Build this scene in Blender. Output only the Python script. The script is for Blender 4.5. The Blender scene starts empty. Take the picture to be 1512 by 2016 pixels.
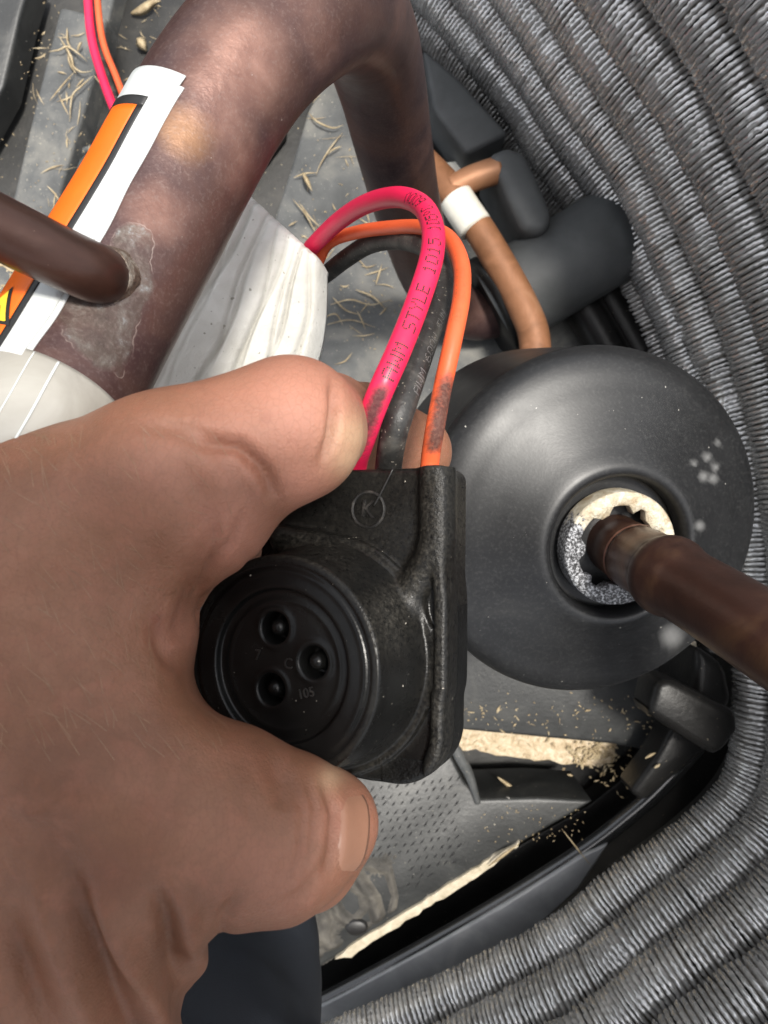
import bpy, bmesh, math, random
import numpy as np
from mathutils import Vector
from mathutils.bvhtree import BVHTree
random.seed(7); RNG = np.random.default_rng(7)
R = math.radians
SC = bpy.context.scene
COL = SC.collection

# ------------------------------------------------------------------ camera, sky, sun, exposure
H = 500.0          # camera height above the base pan, mm
FPX = 1517.0       # focal length in pixels of the 1512 x 2016 photograph
cam_d = bpy.data.cameras.new('camera'); cam = bpy.data.objects.new('camera', cam_d); COL.objects.link(cam)
cam.location = (0, 0, H / 1000); cam.rotation_euler = (0, 0, 0)
cam_d.sensor_fit = 'VERTICAL'; cam_d.sensor_height = 24.0; cam_d.lens = 24.0 * FPX / 2016.0
cam_d.clip_start = 0.005; cam_d.clip_end = 100
SC.camera = cam
cam_d.dof.use_dof = True; cam_d.dof.focus_distance = .165; cam_d.dof.aperture_fstop = 26
SUN_DIR = Vector((0.17, 0.13, 0.977)).normalized()
w = bpy.data.worlds.new('World'); SC.world = w; w.use_nodes = True
nt = w.node_tree; bg = nt.nodes['Background']
sky = nt.nodes.new('ShaderNodeTexSky'); sky.sky_type = 'NISHITA'; sky.sun_disc = False
sky.sun_elevation = math.asin(SUN_DIR.z); sky.sun_rotation = math.atan2(SUN_DIR.x, SUN_DIR.y)
sky.air_density = 1.0; sky.dust_density = 3.0; sky.ozone_density = 0.6
hs_ = nt.nodes.new('ShaderNodeHueSaturation'); hs_.inputs['Saturation'].default_value = .25
nt.links.new(sky.outputs[0], hs_.inputs['Color']); nt.links.new(hs_.outputs[0], bg.inputs['Color']); bg.inputs['Strength'].default_value = 0.15
sl = bpy.data.lights.new('sun', 'SUN'); sl.energy = 2.6; sl.angle = R(8); sl.color = (1.0, 0.95, 0.87)
so = bpy.data.objects.new('sun', sl); COL.objects.link(so); so.location = (0.6, 0.0, 1.9)
so.rotation_euler = SUN_DIR.to_track_quat('Z', 'Y').to_euler()
SC.view_settings.view_transform = 'Standard'; SC.view_settings.look = 'None'
SC.view_settings.exposure = 0.9; SC.view_settings.gamma = 1.0

# ------------------------------------------------------------------ helpers
def P(px, py, d):
    """pixel of the photograph plus distance below the camera (mm) -> world position (mm)"""
    return np.array([(px - 756.0) * d / FPX, -(py - 1008.0) * d / FPX, H - d])
def P2(V):
    d = H - V[:, 2]
    return np.stack([756 + V[:, 0] * FPX / d, 1008 - V[:, 1] * FPX / d], 1)
ORIG = {}
def new_obj(name, mesh, parent=None, base=None):
    o = bpy.data.objects.new(name, mesh); COL.objects.link(o)
    if parent is not None:
        o.parent = parent; ORIG[o] = ORIG[parent]
    else:
        ORIG[o] = np.array(base, float); o.location = tuple(ORIG[o] / 1000)
    return o
def build(name, V, F, mat, parent=None, smooth=True, attrs=None):
    """one mesh object from vertices in mm"""
    V = np.asarray(V, float)
    base = ORIG[parent] if parent is not None else np.array([V[:, 0].mean(), V[:, 1].mean(), V[:, 2].min()])
    L = (V - base) / 1000
    me = bpy.data.meshes.new(name)
    if isinstance(F, np.ndarray):
        n, k = F.shape
        me.vertices.add(len(L)); me.vertices.foreach_set('co', L.astype(np.float32).ravel())
        me.loops.add(n * k); me.loops.foreach_set('vertex_index', F.astype(np.int32).ravel())
        me.polygons.add(n); me.polygons.foreach_set('loop_start', np.arange(0, n * k, k, dtype=np.int32))
        me.polygons.foreach_set('loop_total', np.full(n, k, dtype=np.int32))
        me.update(calc_edges=True); me.validate()
    else:
        me.from_pydata([tuple(v) for v in L], [], [tuple(f) for f in F]); me.update()
    if smooth: me.polygons.foreach_set('use_smooth', np.ones(len(me.polygons), bool))
    if attrs:
        for an, av in attrs.items():
            a = me.attributes.new(an, 'FLOAT', 'POINT'); a.data.foreach_set('value', np.asarray(av, np.float32))
    me.materials.append(mat)
    return new_obj(name, me, parent, base)
def thing(name, label, cat, base, group=None):
    o = bpy.data.objects.new(name, None); COL.objects.link(o); o.empty_display_size = 0.01
    ORIG[o] = np.array(base, float); o.location = tuple(ORIG[o] / 1000)
    return tag(o, label, cat, group)
def tag(o, label, cat, group=None):
    o['label'] = label; o['category'] = cat
    if group: o['group'] = group
    return o
def kind(o, k): o['kind'] = k; return o

def spline(pts, n):
    """Catmull-Rom through rows of any width, resampled to n rows of even spacing"""
    p = np.asarray(pts, float)
    q = np.vstack([2 * p[0] - p[1], p, 2 * p[-1] - p[-2]])
    out = []
    for i in range(1, len(q) - 2):
        t = np.linspace(0, 1, 24, endpoint=False)[:, None]
        a, b, c, d = q[i - 1], q[i], q[i + 1], q[i + 2]
        out.append(.5 * (2 * b + (c - a) * t + (2 * a - 5 * b + 4 * c - d) * t ** 2 + (3 * b - a - 3 * c + d) * t ** 3))
    out.append(q[-2][None]); o = np.vstack(out)
    s = np.r_[0, np.cumsum(np.linalg.norm(np.diff(o[:, :3], axis=0), axis=1))]
    u = np.linspace(0, s[-1], n)
    return np.stack([np.interp(u, s, o[:, k]) for k in range(o.shape[1])], 1)
def frames(C):
    T = np.gradient(C, axis=0); T /= np.linalg.norm(T, axis=1)[:, None]
    N = np.zeros_like(T); a = np.array([0, 0, 1.0]) if abs(T[0, 2]) < .9 else np.array([1.0, 0, 0])
    n = a - T[0] * a.dot(T[0])
    for i in range(len(T)):
        n = n - T[i] * n.dot(T[i]); n /= np.linalg.norm(n); N[i] = n
    return T, N, np.cross(T, N)
def camframes(C):
    """frames whose normal looks to the open top above the unit"""
    T = np.gradient(C, axis=0); T /= np.linalg.norm(T, axis=1)[:, None]
    V = np.array([0, 0, H]) - C; V /= np.linalg.norm(V, axis=1)[:, None]
    S = np.cross(T, V); S /= np.linalg.norm(S, axis=1)[:, None]
    return T, np.cross(S, T), S
def tube_geo(C, rad, seg=24, cap=True, wob=None):
    n = len(C); rad = np.broadcast_to(rad, n)
    T, N, B = frames(C)
    th = np.linspace(0, 2 * np.pi, seg, endpoint=False)
    rr = rad[:, None] * np.ones((1, seg))
    if wob is not None: rr = rr + wob(np.linspace(0, 1, n)[:, None], th[None, :])
    V = C[:, None, :] + rr[:, :, None] * (np.cos(th)[None, :, None] * N[:, None, :] + np.sin(th)[None, :, None] * B[:, None, :])
    V = V.reshape(-1, 3)
    i = np.arange(n - 1)[:, None] * seg; j = np.arange(seg)[None, :]; j2 = (j + 1) % seg
    F = np.stack([i + j, i + j2, i + seg + j2, i + seg + j], -1).reshape(-1, 4).tolist()
    if cap:
        F.append(list(range(seg))[::-1]); F.append(list(range((n - 1) * seg, n * seg)))
    return V, F
def pxpath(pts): return np.array([list(P(*p[:3])) + list(p[3:]) for p in pts])
def tube(name, pts, r, mat, parent=None, n=60, seg=20, wob=None, cap=True, attrs=None):
    """swept tube through pixel+distance points; r a number (mm) or None when each point carries one"""
    C = spline(pxpath(pts), n)
    rad = C[:, 3] if r is None else np.full(n, r)
    V, F = tube_geo(C[:, :3], rad, seg, cap, wob)
    at = None
    if attrs: at = attrs(V)
    return build(name, V, F, mat, parent, True, at), C
def merge(parts):
    VV, FF, k = [], [], 0
    for V, F in parts:
        VV.append(np.asarray(V)); FF += [[i + k for i in f] for f in F]; k += len(V)
    return np.vstack(VV), FF
def slab(name, poly, d, thick, mat, parent=None, bevel=1.2, seg=3, rough=0.0, smooth=False, sub=0):
    """raised plate: pixel outline at distance d, real thickness below it, rounded upper edge"""
    pts = [P(x, y, (d if np.isscalar(d) else d[k])) for k, (x, y) in enumerate(poly)]
    base = ORIG[parent] if parent is not None else np.array([np.mean([p[0] for p in pts]), np.mean([p[1] for p in pts]), min(p[2] for p in pts) - thick])
    bm = bmesh.new()
    top = [bm.verts.new(tuple((p - base) / 1000)) for p in pts]
    f = bm.faces.new(top); f.normal_update()
    if f.normal.z < 0: f.normal_flip()
    ret = bmesh.ops.extrude_face_region(bm, geom=[f])
    nv = [v for v in ret['geom'] if isinstance(v, bmesh.types.BMVert)]
    for v in nv: v.co.z += 0
    for v in top: v.co.z -= thick / 1000
    bm.normal_update()
    es = [e for e in bm.edges if all(v in nv for v in e.verts)]
    es += [e for e in bm.edges if (e.verts[0] in nv) != (e.verts[1] in nv)]
    if bevel: bmesh.ops.bevel(bm, geom=es, offset=bevel / 1000, segments=seg, profile=.5, affect='EDGES')
    bmesh.ops.recalc_face_normals(bm, faces=bm.faces[:])
    me = bpy.data.meshes.new(name); bm.to_mesh(me); bm.free(); me.materials.append(mat)
    me.polygons.foreach_set('use_smooth', np.ones(len(me.polygons), bool))
    try: me.set_sharp_from_angle(angle=R(50))
    except Exception: pass
    return new_obj(name, me, parent, base)
def lathe_geo(prof, c, ax, seg=64, shift=None):
    ax = np.asarray(ax, float); ax /= np.linalg.norm(ax)
    a = np.array([0, 1.0, 0]) if abs(ax[1]) < .9 else np.array([1.0, 0, 0])
    u = np.cross(a, ax); u /= np.linalg.norm(u); v = np.cross(ax, u)
    th = np.linspace(0, 2 * np.pi, seg, endpoint=False)
    V = []
    for r, h in prof:
        cc = c + ax * h + (u * shift(r)[0] + v * shift(r)[1] if shift else 0)
        V.append(cc + r * (np.cos(th)[:, None] * u + np.sin(th)[:, None] * v))
    V = np.vstack(V); n = len(prof)
    i = np.arange(n - 1)[:, None] * seg; j = np.arange(seg)[None, :]; j2 = (j + 1) % seg
    F = np.stack([i + j, i + j2, i + seg + j2, i + seg + j], -1).reshape(-1, 4).tolist()
    F.append(list(range(seg))[::-1]); F.append(list(range((n - 1) * seg, n * seg)))
    return V, F
def lerp_prof(pts, n):
    p = np.array([[a, 0, b] for a, b in pts], float); q = spline(p, n); return [(x[0], x[2]) for x in q]

# ------------------------------------------------------------------ materials
def nodes_of(name):
    m = bpy.data.materials.new(name); m.use_nodes = True
    t = m.node_tree; b = t.nodes['Principled BSDF']
    tc = t.nodes.new('ShaderNodeTexCoord')
    return m, t, b, tc.outputs['Object']
def noise(t, co, scale, detail=4, rough=.55, dist=0.0):
    n = t.nodes.new('ShaderNodeTexNoise'); n.inputs['Scale'].default_value = scale; n.inputs['Detail'].default_value = detail
    n.inputs['Roughness'].default_value = rough; n.inputs['Distortion'].default_value = dist
    t.links.new(co, n.inputs['Vector']); return n.outputs['Fac']
def ramp(t, fac, stops):
    r = t.nodes.new('ShaderNodeValToRGB'); cr = r.color_ramp
    while len(cr.elements) < len(stops): cr.elements.new(.5)
    for e, (p, c) in zip(cr.elements, stops):
        e.position = p; e.color = (*c, 1) if not np.isscalar(c) else (c, c, c, 1)
    t.links.new(fac, r.inputs['Fac']); return r.outputs['Color']
def mix(t, fac, a, b, mode='MIX'):
    m = t.nodes.new('ShaderNodeMix'); m.data_type = 'RGBA'; m.blend_type = mode
    for s, v in (('Factor', fac), ('A', a), ('B', b)):
        i = [k for k in m.inputs if k.name == s and (k.type == 'RGBA' if s != 'Factor' else k.type == 'VALUE')][0]
        if hasattr(v, 'links'): t.links.new(v, i)
        elif s == 'Factor': i.default_value = v
        else: i.default_value = (*v, 1)
    return [k for k in m.outputs if k.type == 'RGBA'][0]
def math_(t, op, a, b=None, clamp=False):
    m = t.nodes.new('ShaderNodeMath'); m.operation = op; m.use_clamp = clamp
    for k, v in enumerate((a, b)):
        if v is None: continue
        if hasattr(v, 'links'): t.links.new(v, m.inputs[k])
        else: m.inputs[k].default_value = v
    return m.outputs[0]
def attr(t, name):
    a = t.nodes.new('ShaderNodeAttribute'); a.attribute_name = name; return a.outputs['Fac']
def bump(t, b, h, strength, dist=.001, prev=None):
    n = t.nodes.new('ShaderNodeBump'); n.inputs['Strength'].default_value = strength; n.inputs['Distance'].default_value = dist
    t.links.new(h, n.inputs['Height'])
    if prev is not None: t.links.new(prev, n.inputs['Normal'])
    t.links.new(n.outputs['Normal'], b.inputs['Normal']); return n.outputs['Normal']
def setc(t, b, c):
    if hasattr(c, 'links'): t.links.new(c, b.inputs['Base Color'])
    else: b.inputs['Base Color'].default_value = (*c, 1)
def simple(name, stops, scale=60, rough=.5, metal=0.0, bst=0.0, bsc=500, bd=.0005, specks=None, dist=.3, spec=.5, rvar=.0):
    """base colours varied by noise; specks = (colour, scale, threshold)"""
    m, t, b, co = nodes_of(name)
    f = noise(t, co, scale, 6, .6, dist)
    c = ramp(t, f, stops)
    if specks:
        for (sc_, ss, th) in specks:
            g = noise(t, co, ss, 2, .5)
            c = mix(t, ramp(t, g, [(th, 0.0), (min(th + .03, 1), 1.0)]), c, sc_)
    setc(t, b, c)
    b.inputs['Roughness'].default_value = rough; b.inputs['Metallic'].default_value = metal
    b.inputs['Specular IOR Level'].default_value = spec
    if rvar:
        t.links.new(math_(t, 'ADD', math_(t, 'MULTIPLY', f, rvar), rough - rvar / 2), b.inputs['Roughness'])
    if bst: bump(t, b, noise(t, co, bsc, 4, .6), bst, bd)
    return m
M = {}
M['black'] = simple('black_plastic', [(.3, (.004, .004, .004)), (.7, (.012, .0115, .011))], 40, .36, spec=.22, bst=.3, bsc=300, specks=[((.35, .30, .22), 900, .74)])
M['floor'] = simple('dirty_black_pan', [(.3, (.007, .007, .007)), (.55, (.019, .0185, .017)), (.75, (.058, .053, .045))], 30, .55, bst=.5, bsc=250, specks=[((.34, .29, .2), 500, .72), ((.42, .38, .30), 1400, .75)])
M['dusty'] = simple('dusty_grey_plastic', [(.3, (.038, .041, .042)), (.5, (.080, .083, .083)), (.68, (.16, .156, .14))], 34, .72, bst=.35, bsc=420, specks=[((.36, .33, .26), 700, .70), ((.42, .41, .37), 1500, .72)], dist=.35)
M['plate'] = simple('scuffed_grey_plastic', [(.3, (.014, .015, .0155)), (.55, (.029, .0305, .0305)), (.75, (.056, .056, .052))], 40, .45, bst=.3, bsc=500, specks=[((.4, .37, .3), 800, .735), ((.5, .48, .44), 260, .76)], dist=1.0)
M['grey'] = simple('dark_grey_rubber', [(.3, (.050, .054, .056)), (.7, (.082, .087, .089))], 50, .6, bst=.15, bsc=700)
M['tan'] = simple('tan_grit_and_sun', [(.25, (.22, .15, .08)), (.45, (.52, .41, .27)), (.7, (.70, .60, .45))], 260, .9, bst=1.0, bsc=420, bd=.002, dist=.6)
M['straw'] = simple('dry_straw', [(.3, (.20, .145, .08)), (.5, (.38, .30, .18)), (.7, (.55, .46, .31))], 150, .75, bst=.3, bsc=1500)
M['white_paint'] = simple('cream_tape', [(.3, (.62, .60, .52)), (.7, (.74, .72, .64))], 120, .7, bst=.3, bsc=600)
M['paper'] = simple('white_label_vinyl', [(.3, (.50, .52, .51)), (.7, (.57, .59, .58))], 50, .42, bst=.12, bsc=150, specks=[((.5, .48, .42), 1100, .74)])
M['sleeve'] = simple('translucent_white_vinyl', [(.3, (.22, .205, .18)), (.5, (.31, .295, .26)), (.7, (.41, .395, .36))], 28, .38, bst=.2, bsc=90, dist=1.5)
M['orange_ink'] = simple('orange_ink', [(.3, (.78, .125, .006)), (.7, (.84, .15, .009))], 80, .42)
M['black_ink'] = simple('black_ink', [(.3, (.012, .011, .011)), (.7, (.02, .02, .02))], 80, .45)
M['yellow_ink'] = simple('yellow_ink', [(.3, (.85, .55, .03)), (.7, (.9, .62, .05))], 80, .45)
M['white_ink'] = simple('white_ink', [(.3, (.16, .155, .15)), (.7, (.26, .25, .25))], 80, .5)
M['faint_ink'] = simple('faded_brown_ink', [(.3, (.42, .11, .04)), (.7, (.46, .13, .05))], 80, .5)
M['copper_new'] = simple('bare_copper_tube', [(.3, (.19, .082, .036)), (.55, (.27, .122, .058)), (.75, (.35, .18, .10))], 60, .62, .2, bst=.2, bsc=600, dist=.8)
M['copper_bright'] = simple('brighter_copper_stub', [(.3, (.36, .165, .082)), (.7, (.45, .225, .12))], 60, .5, .35, bst=.2, bsc=600)
M['copper_dark'] = simple('oxidised_dark_copper', [(.25, (.024, .013, .010)), (.5, (.062, .029, .021)), (.62, (.10, .052, .030)), (.78, (.15, .06, .048))], 34, .33, .45, bst=.15, bsc=500, dist=.9, specks=[((.2, .13, .1), 1400, .78)])
M['navy'] = simple('navy_cloth', [(.3, (.004, .0055, .009)), (.7, (.009, .012, .018))], 30, .85, bst=.5, bsc=2200, bd=.0003, dist=1.0)
M['wire_black'] = simple('black_wire_jacket', [(.3, (.008, .008, .008)), (.5, (.026, .025, .023)), (.68, (.085, .08, .07))], 160, .5, bst=.4, bsc=700, specks=[((.24, .22, .18), 1500, .68)])
M['alu_core'] = simple('dull_fin_tube', [(.3, (.04, .038, .034)), (.7, (.09, .085, .078))], 80, .6, .3)

def m_alu():
    m, t, b, co = nodes_of('aluminium_spine_fin')
    f = noise(t, co, 45, 5, .6)
    c = ramp(t, f, [(.3, (.68, .67, .65)), (.55, (.84, .83, .81)), (.75, (.95, .94, .92))])
    d = math_(t, 'MULTIPLY', attr(t, 'dirt_shade'), ramp(t, noise(t, co, 120, 4, .7, .5), [(.30, 0.55), (.55, 1.0)]))
    dc = ramp(t, noise(t, co, 900, 2), [(.4, (.045, .041, .033)), (.65, (.13, .108, .08))])
    setc(t, b, mix(t, d, c, dc))
    t.links.new(math_(t, 'SUBTRACT', .74, math_(t, 'MULTIPLY', d, .6)), b.inputs['Metallic'])
    b.inputs['Roughness'].default_value = .24
    return m
M['alu'] = m_alu()
def m_pipe():
    m, t, b, co = nodes_of('oxidised_copper_pipe')
    big = noise(t, co, 26, 5, .6, .8); fine = noise(t, co, 1500, 3, .6); mid = noise(t, co, 160, 5, .65, .4)
    c = ramp(t, big, [(.30, (.036, .020, .024)), (.46, (.070, .038, .036)), (.58, (.100, .052, .042)), (.72, (.125, .076, .060))])
    c = mix(t, math_(t, 'MULTIPLY', ramp(t, mid, [(.4, 0.0), (.7, 1.0)]), .30), c, (.12, .075, .065))
    wob = math_(t, 'SUBTRACT', noise(t, co, 70, 4, .6), .5)
    def mask(an, lo, hi, amp=.9):
        v = math_(t, 'ADD', attr(t, an), math_(t, 'MULTIPLY', wob, amp)); return ramp(t, v, [(lo, 0.0), (hi, 1.0)])
    c = mix(t, math_(t, 'MULTIPLY', mask('warm', .40, .95, 1.0), .75), c, ramp(t, mid, [(.35, (.24, .12, .055)), (.7, (.30, .165, .09))]))
    c = mix(t, math_(t, 'MULTIPLY', mask('pink', .35, .9), .8), c, ramp(t, mid, [(.35, (.19, .095, .072)), (.7, (.31, .17, .13))]))
    sm = mask('stain', .40, .52, 1.3)
    c = mix(t, math_(t, 'MULTIPLY', math_(t, 'MULTIPLY', sm, ramp(t, noise(t, co, 110, 6, .7), [(.34, .25), (.6, 1.0)])), .75), c, ramp(t, noise(t, co, 170, 8, .75, .35), [(.32, (.045, .032, .026)), (.48, (.095, .075, .06)), (.57, (.17, .155, .135)), (.64, (.33, .36, .36)), (.74, (.55, .52, .46))]))
    # pale tide line round the flux stain
    v = math_(t, 'ADD', attr(t, 'stain'), math_(t, 'MULTIPLY', wob, 1.3))
    line = ramp(t, v, [(.385, 0.0), (.405, 1.0), (.43, 0.0)])
    c = mix(t, math_(t, 'MULTIPLY', line, ramp(t, mid, [(.45, .05), (.62, .7)])), c, (.40, .33, .29))
    c = mix(t, math_(t, 'MULTIPLY', ramp(t, fine, [(.52, 0.0), (.70, 1.0)]), .22), c, (.26, .20, .18))
    c = mix(t, ramp(t, noise(t, co, 800, 2), [(.79, 0.0), (.82, .8)]), c, (.4, .34, .30))
    setc(t, b, c); b.inputs['Metallic'].default_value = .40
    t.links.new(math_(t, 'ADD', math_(t, 'MULTIPLY', mid, .25), .29), b.inputs['Roughness'])
    n1 = bump(t, b, fine, .12, .0003); bump(t, b, noise(t, co, 230, 5, .7), .25, .0006, n1)
    return m
M['pipe'] = m_pipe()
def m_skin(name='skin', tint=None):
    m, t, b, co = nodes_of(name)
    f = noise(t, co, 45, 5, .6, .4); g = noise(t, co, 320, 4, .6)
    c = ramp(t, f, [(.3, (.150, .064, .035)), (.5, (.208, .094, .053)), (.7, (.265, .126, .076))])
    c = mix(t, math_(t, 'MULTIPLY', ramp(t, g, [(.5, 0.0), (.72, 1.0)]), .35), c, (.25, .095, .055))
    c = mix(t, math_(t, 'MULTIPLY', ramp(t, noise(t, co, 110, 5, .65, 1.0), [(.48, 0.0), (.66, 1.0)]), .5), c, (.27, .115, .07))
    c = mix(t, math_(t, 'MULTIPLY', ramp(t, noise(t, co, 1700, 2, .5), [(.55, 0.0), (.7, 1.0)]), .25), c, (.16, .07, .04))
    c = mix(t, math_(t, 'MULTIPLY', attr(t, 'rosy'), .75), c, (.44, .20, .14))
    c = mix(t, math_(t, 'MULTIPLY', attr(t, 'pale'), .8), c, (.52, .34, .21))
    c = mix(t, math_(t, 'MULTIPLY', attr(t, 'mole'), .7), c, (.20, .07, .045))
    c = mix(t, math_(t, 'MULTIPLY', attr(t, 'crease_shade'), .40), c, (.15, .06, .038))  # skin folds darkened: their shade is painted into the colour
    vc = t.nodes.new('ShaderNodeTexVoronoi'); vc.inputs['Scale'].default_value = 850; vc.feature = 'DISTANCE_TO_EDGE'
    mp = t.nodes.new('ShaderNodeMapping'); mp.inputs['Scale'].default_value = (1.0, .55, 1.0); mp.inputs['Rotation'].default_value = (0, 0, .5)
    t.links.new(co, mp.inputs['Vector']); t.links.new(mp.outputs[0], vc.inputs['Vector'])
    c = mix(t, math_(t, 'MULTIPLY', ramp(t, vc.outputs['Distance'], [(.0, 1.0), (.10, 0.0)]), .16), c, (.13, .055, .032))  # fine skin lines darkened by colour in place of bump shading
    setc(t, b, c); b.inputs['Roughness'].default_value = .46; b.inputs['Specular IOR Level'].default_value = .35
    b.inputs['Subsurface Weight'].default_value = .18; b.inputs['Subsurface Radius'].default_value = (1.0, .35, .2); b.inputs['Subsurface Scale'].default_value = .0025
    v = t.nodes.new('ShaderNodeTexVoronoi'); v.inputs['Scale'].default_value = 1500; v.feature = 'DISTANCE_TO_EDGE'
    t.links.new(co, v.inputs['Vector'])
    n1 = bump(t, b, v.outputs['Distance'], .28, .0004)
    n2 = bump(t, b, noise(t, co, 500, 7, .75), .38, .0006, n1)
    return m
M['skin'] = m_skin()
M['nail'] = simple('fingernail', [(.3, (.27, .132, .082)), (.7, (.31, .158, .10))], 90, .34, bst=.12, bsc=700, spec=.5)
def m_rubber(name, dusty):
    m, t, b, co = nodes_of(name)
    c = ramp(t, noise(t, co, 90, 5, .6), [(.35, (.004, .004, .004)), (.65, (.009, .009, .0085))])
    d = math_(t, 'MULTIPLY', attr(t, 'dust'), ramp(t, noise(t, co, 900, 7, .8, .2), [(.38, 0.0), (.72, 1.0)]))
    c = mix(t, math_(t, 'MULTIPLY', d, .75), c, ramp(t, noise(t, co, 1600, 2), [(.35, (.030, .027, .022)), (.65, (.095, .086, .07))]))
    c = mix(t, ramp(t, noise(t, co, 1100, 2), [(.755, 0.0), (.78, 1.0)]), c, (.34, .31, .26))
    setc(t, b, c)
    t.links.new(math_(t, 'ADD', math_(t, 'MULTIPLY', d, .35), .27), b.inputs['Roughness']); b.inputs['Specular IOR Level'].default_value = .25
    h = math_(t, 'MULTIPLY', noise(t, co, 1100, 4, .6), math_(t, 'ADD', attr(t, 'grit'), .06))
    bump(t, b, h, .45, .0009)
    return m
M['rubber'] = m_rubber('moulded_black_rubber', True)
def m_dome():
    m, t, b, co = nodes_of('satin_black_enamel')
    f = noise(t, co, 30, 5, .6, 1.0)
    c = ramp(t, f, [(.3, (.007, .0072, .0077)), (.6, (.0125, .0128, .0135)), (.75, (.024, .024, .0236))])
    c = mix(t, math_(t, 'MULTIPLY', ramp(t, noise(t, co, 900, 4, .7), [(.50, 0.0), (.75, 1.0)]), .35), c, (.06, .06, .058))
    c = mix(t, ramp(t, noise(t, co, 650, 2), [(.765, 0.0), (.785, 1.0)]), c, (.55, .53, .48))
    c = mix(t, math_(t, 'MULTIPLY', attr(t, 'spot'), .55), c, (.25, .25, .245))
    setc(t, b, c)
    t.links.new(math_(t, 'ADD', math_(t, 'MULTIPLY', noise(t, co, 60, 5, .6), .2), .29), b.inputs['Roughness'])
    b.inputs['Specular IOR Level'].default_value = .42
    bump(t, b, noise(t, co, 1200, 3), .05, .0004)
    return m
M['dome'] = m_dome()
def m_nut():
    m, t, b, co = nodes_of('weathered_zinc_and_scale')
    f = noise(t, co, 55, 3, .5, .6); g = noise(t, co, 1300, 3, .7); k = noise(t, co, 240, 5, .7, .6)
    grey = ramp(t, g, [(.38, (.02, .02, .02)), (.50, (.12, .12, .125)), (.62, (.52, .53, .55))])
    tanc = ramp(t, k, [(.3, (.34, .25, .15)), (.5, (.52, .46, .34)), (.68, (.72, .68, .58))])
    v = math_(t, 'ADD', attr(t, 'scale'), math_(t, 'MULTIPLY', math_(t, 'SUBTRACT', k, .5), .9))
    setc(t, b, mix(t, ramp(t, v, [(.45, 0.0), (.53, 1.0)]), grey, tanc))
    b.inputs['Roughness'].default_value = .55; b.inputs['Metallic'].default_value = .25
    bump(t, b, g, .7, .0008)
    return m
M['nut'] = m_nut()
def m_wire(name, stops, dirt_shade):
    m, t, b, co = nodes_of(name)
    c = ramp(t, noise(t, co, 60, 4), stops)
    v = math_(t, 'ADD', attr(t, 'dirt_shade'), math_(t, 'MULTIPLY', math_(t, 'SUBTRACT', noise(t, co, 500, 8, .8, .2), .5), 1.7))
    dm = ramp(t, v, [(.22, 0.0), (.55, .6), (.95, 1.0)])
    c = mix(t, math_(t, 'MULTIPLY', dm, .93), c, ramp(t, noise(t, co, 1500, 3), dirt_shade))
    setc(t, b, c); t.links.new(math_(t, 'ADD', math_(t, 'MULTIPLY', dm, .35), .40), b.inputs['Roughness'])
    bump(t, b, noise(t, co, 900, 4, .6), .12, .0004)
    return m
M['wire_red'] = m_wire('red_wire_jacket', [(.3, (.66, .012, .065)), (.7, (.74, .018, .085))], [(.4, (.025, .013, .011)), (.65, (.075, .04, .034))])
M['wire_orange'] = m_wire('orange_wire_jacket', [(.3, (.66, .095, .028)), (.7, (.74, .125, .042))], [(.4, (.022, .014, .011)), (.65, (.075, .045, .034))])
def m_blanket():
    m, t, b, co = nodes_of('crinkled_white_sheet')
    f = noise(t, co, 40, 5, .6, .6)
    c = ramp(t, f, [(.3, (.50, .485, .44)), (.55, (.61, .60, .56)), (.75, (.68, .67, .64))])
    c = mix(t, math_(t, 'MULTIPLY', attr(t, 'greying'), .6), c, (.34, .33, .29))
    c = mix(t, ramp(t, noise(t, co, 420, 2, .5), [(.72, 0.0), (.75, .7)]), c, (.16, .15, .11))
    c = mix(t, ramp(t, noise(t, co, 900, 2, .5), [(.72, 0.0), (.75, .6)]), c, (.2, .19, .16))
    setc(t, b, c); b.inputs['Roughness'].default_value = .85
    bump(t, b, noise(t, co, 260, 7, .75, .6), .5, .0012)
    return m
M['blanket'] = m_blanket()

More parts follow.
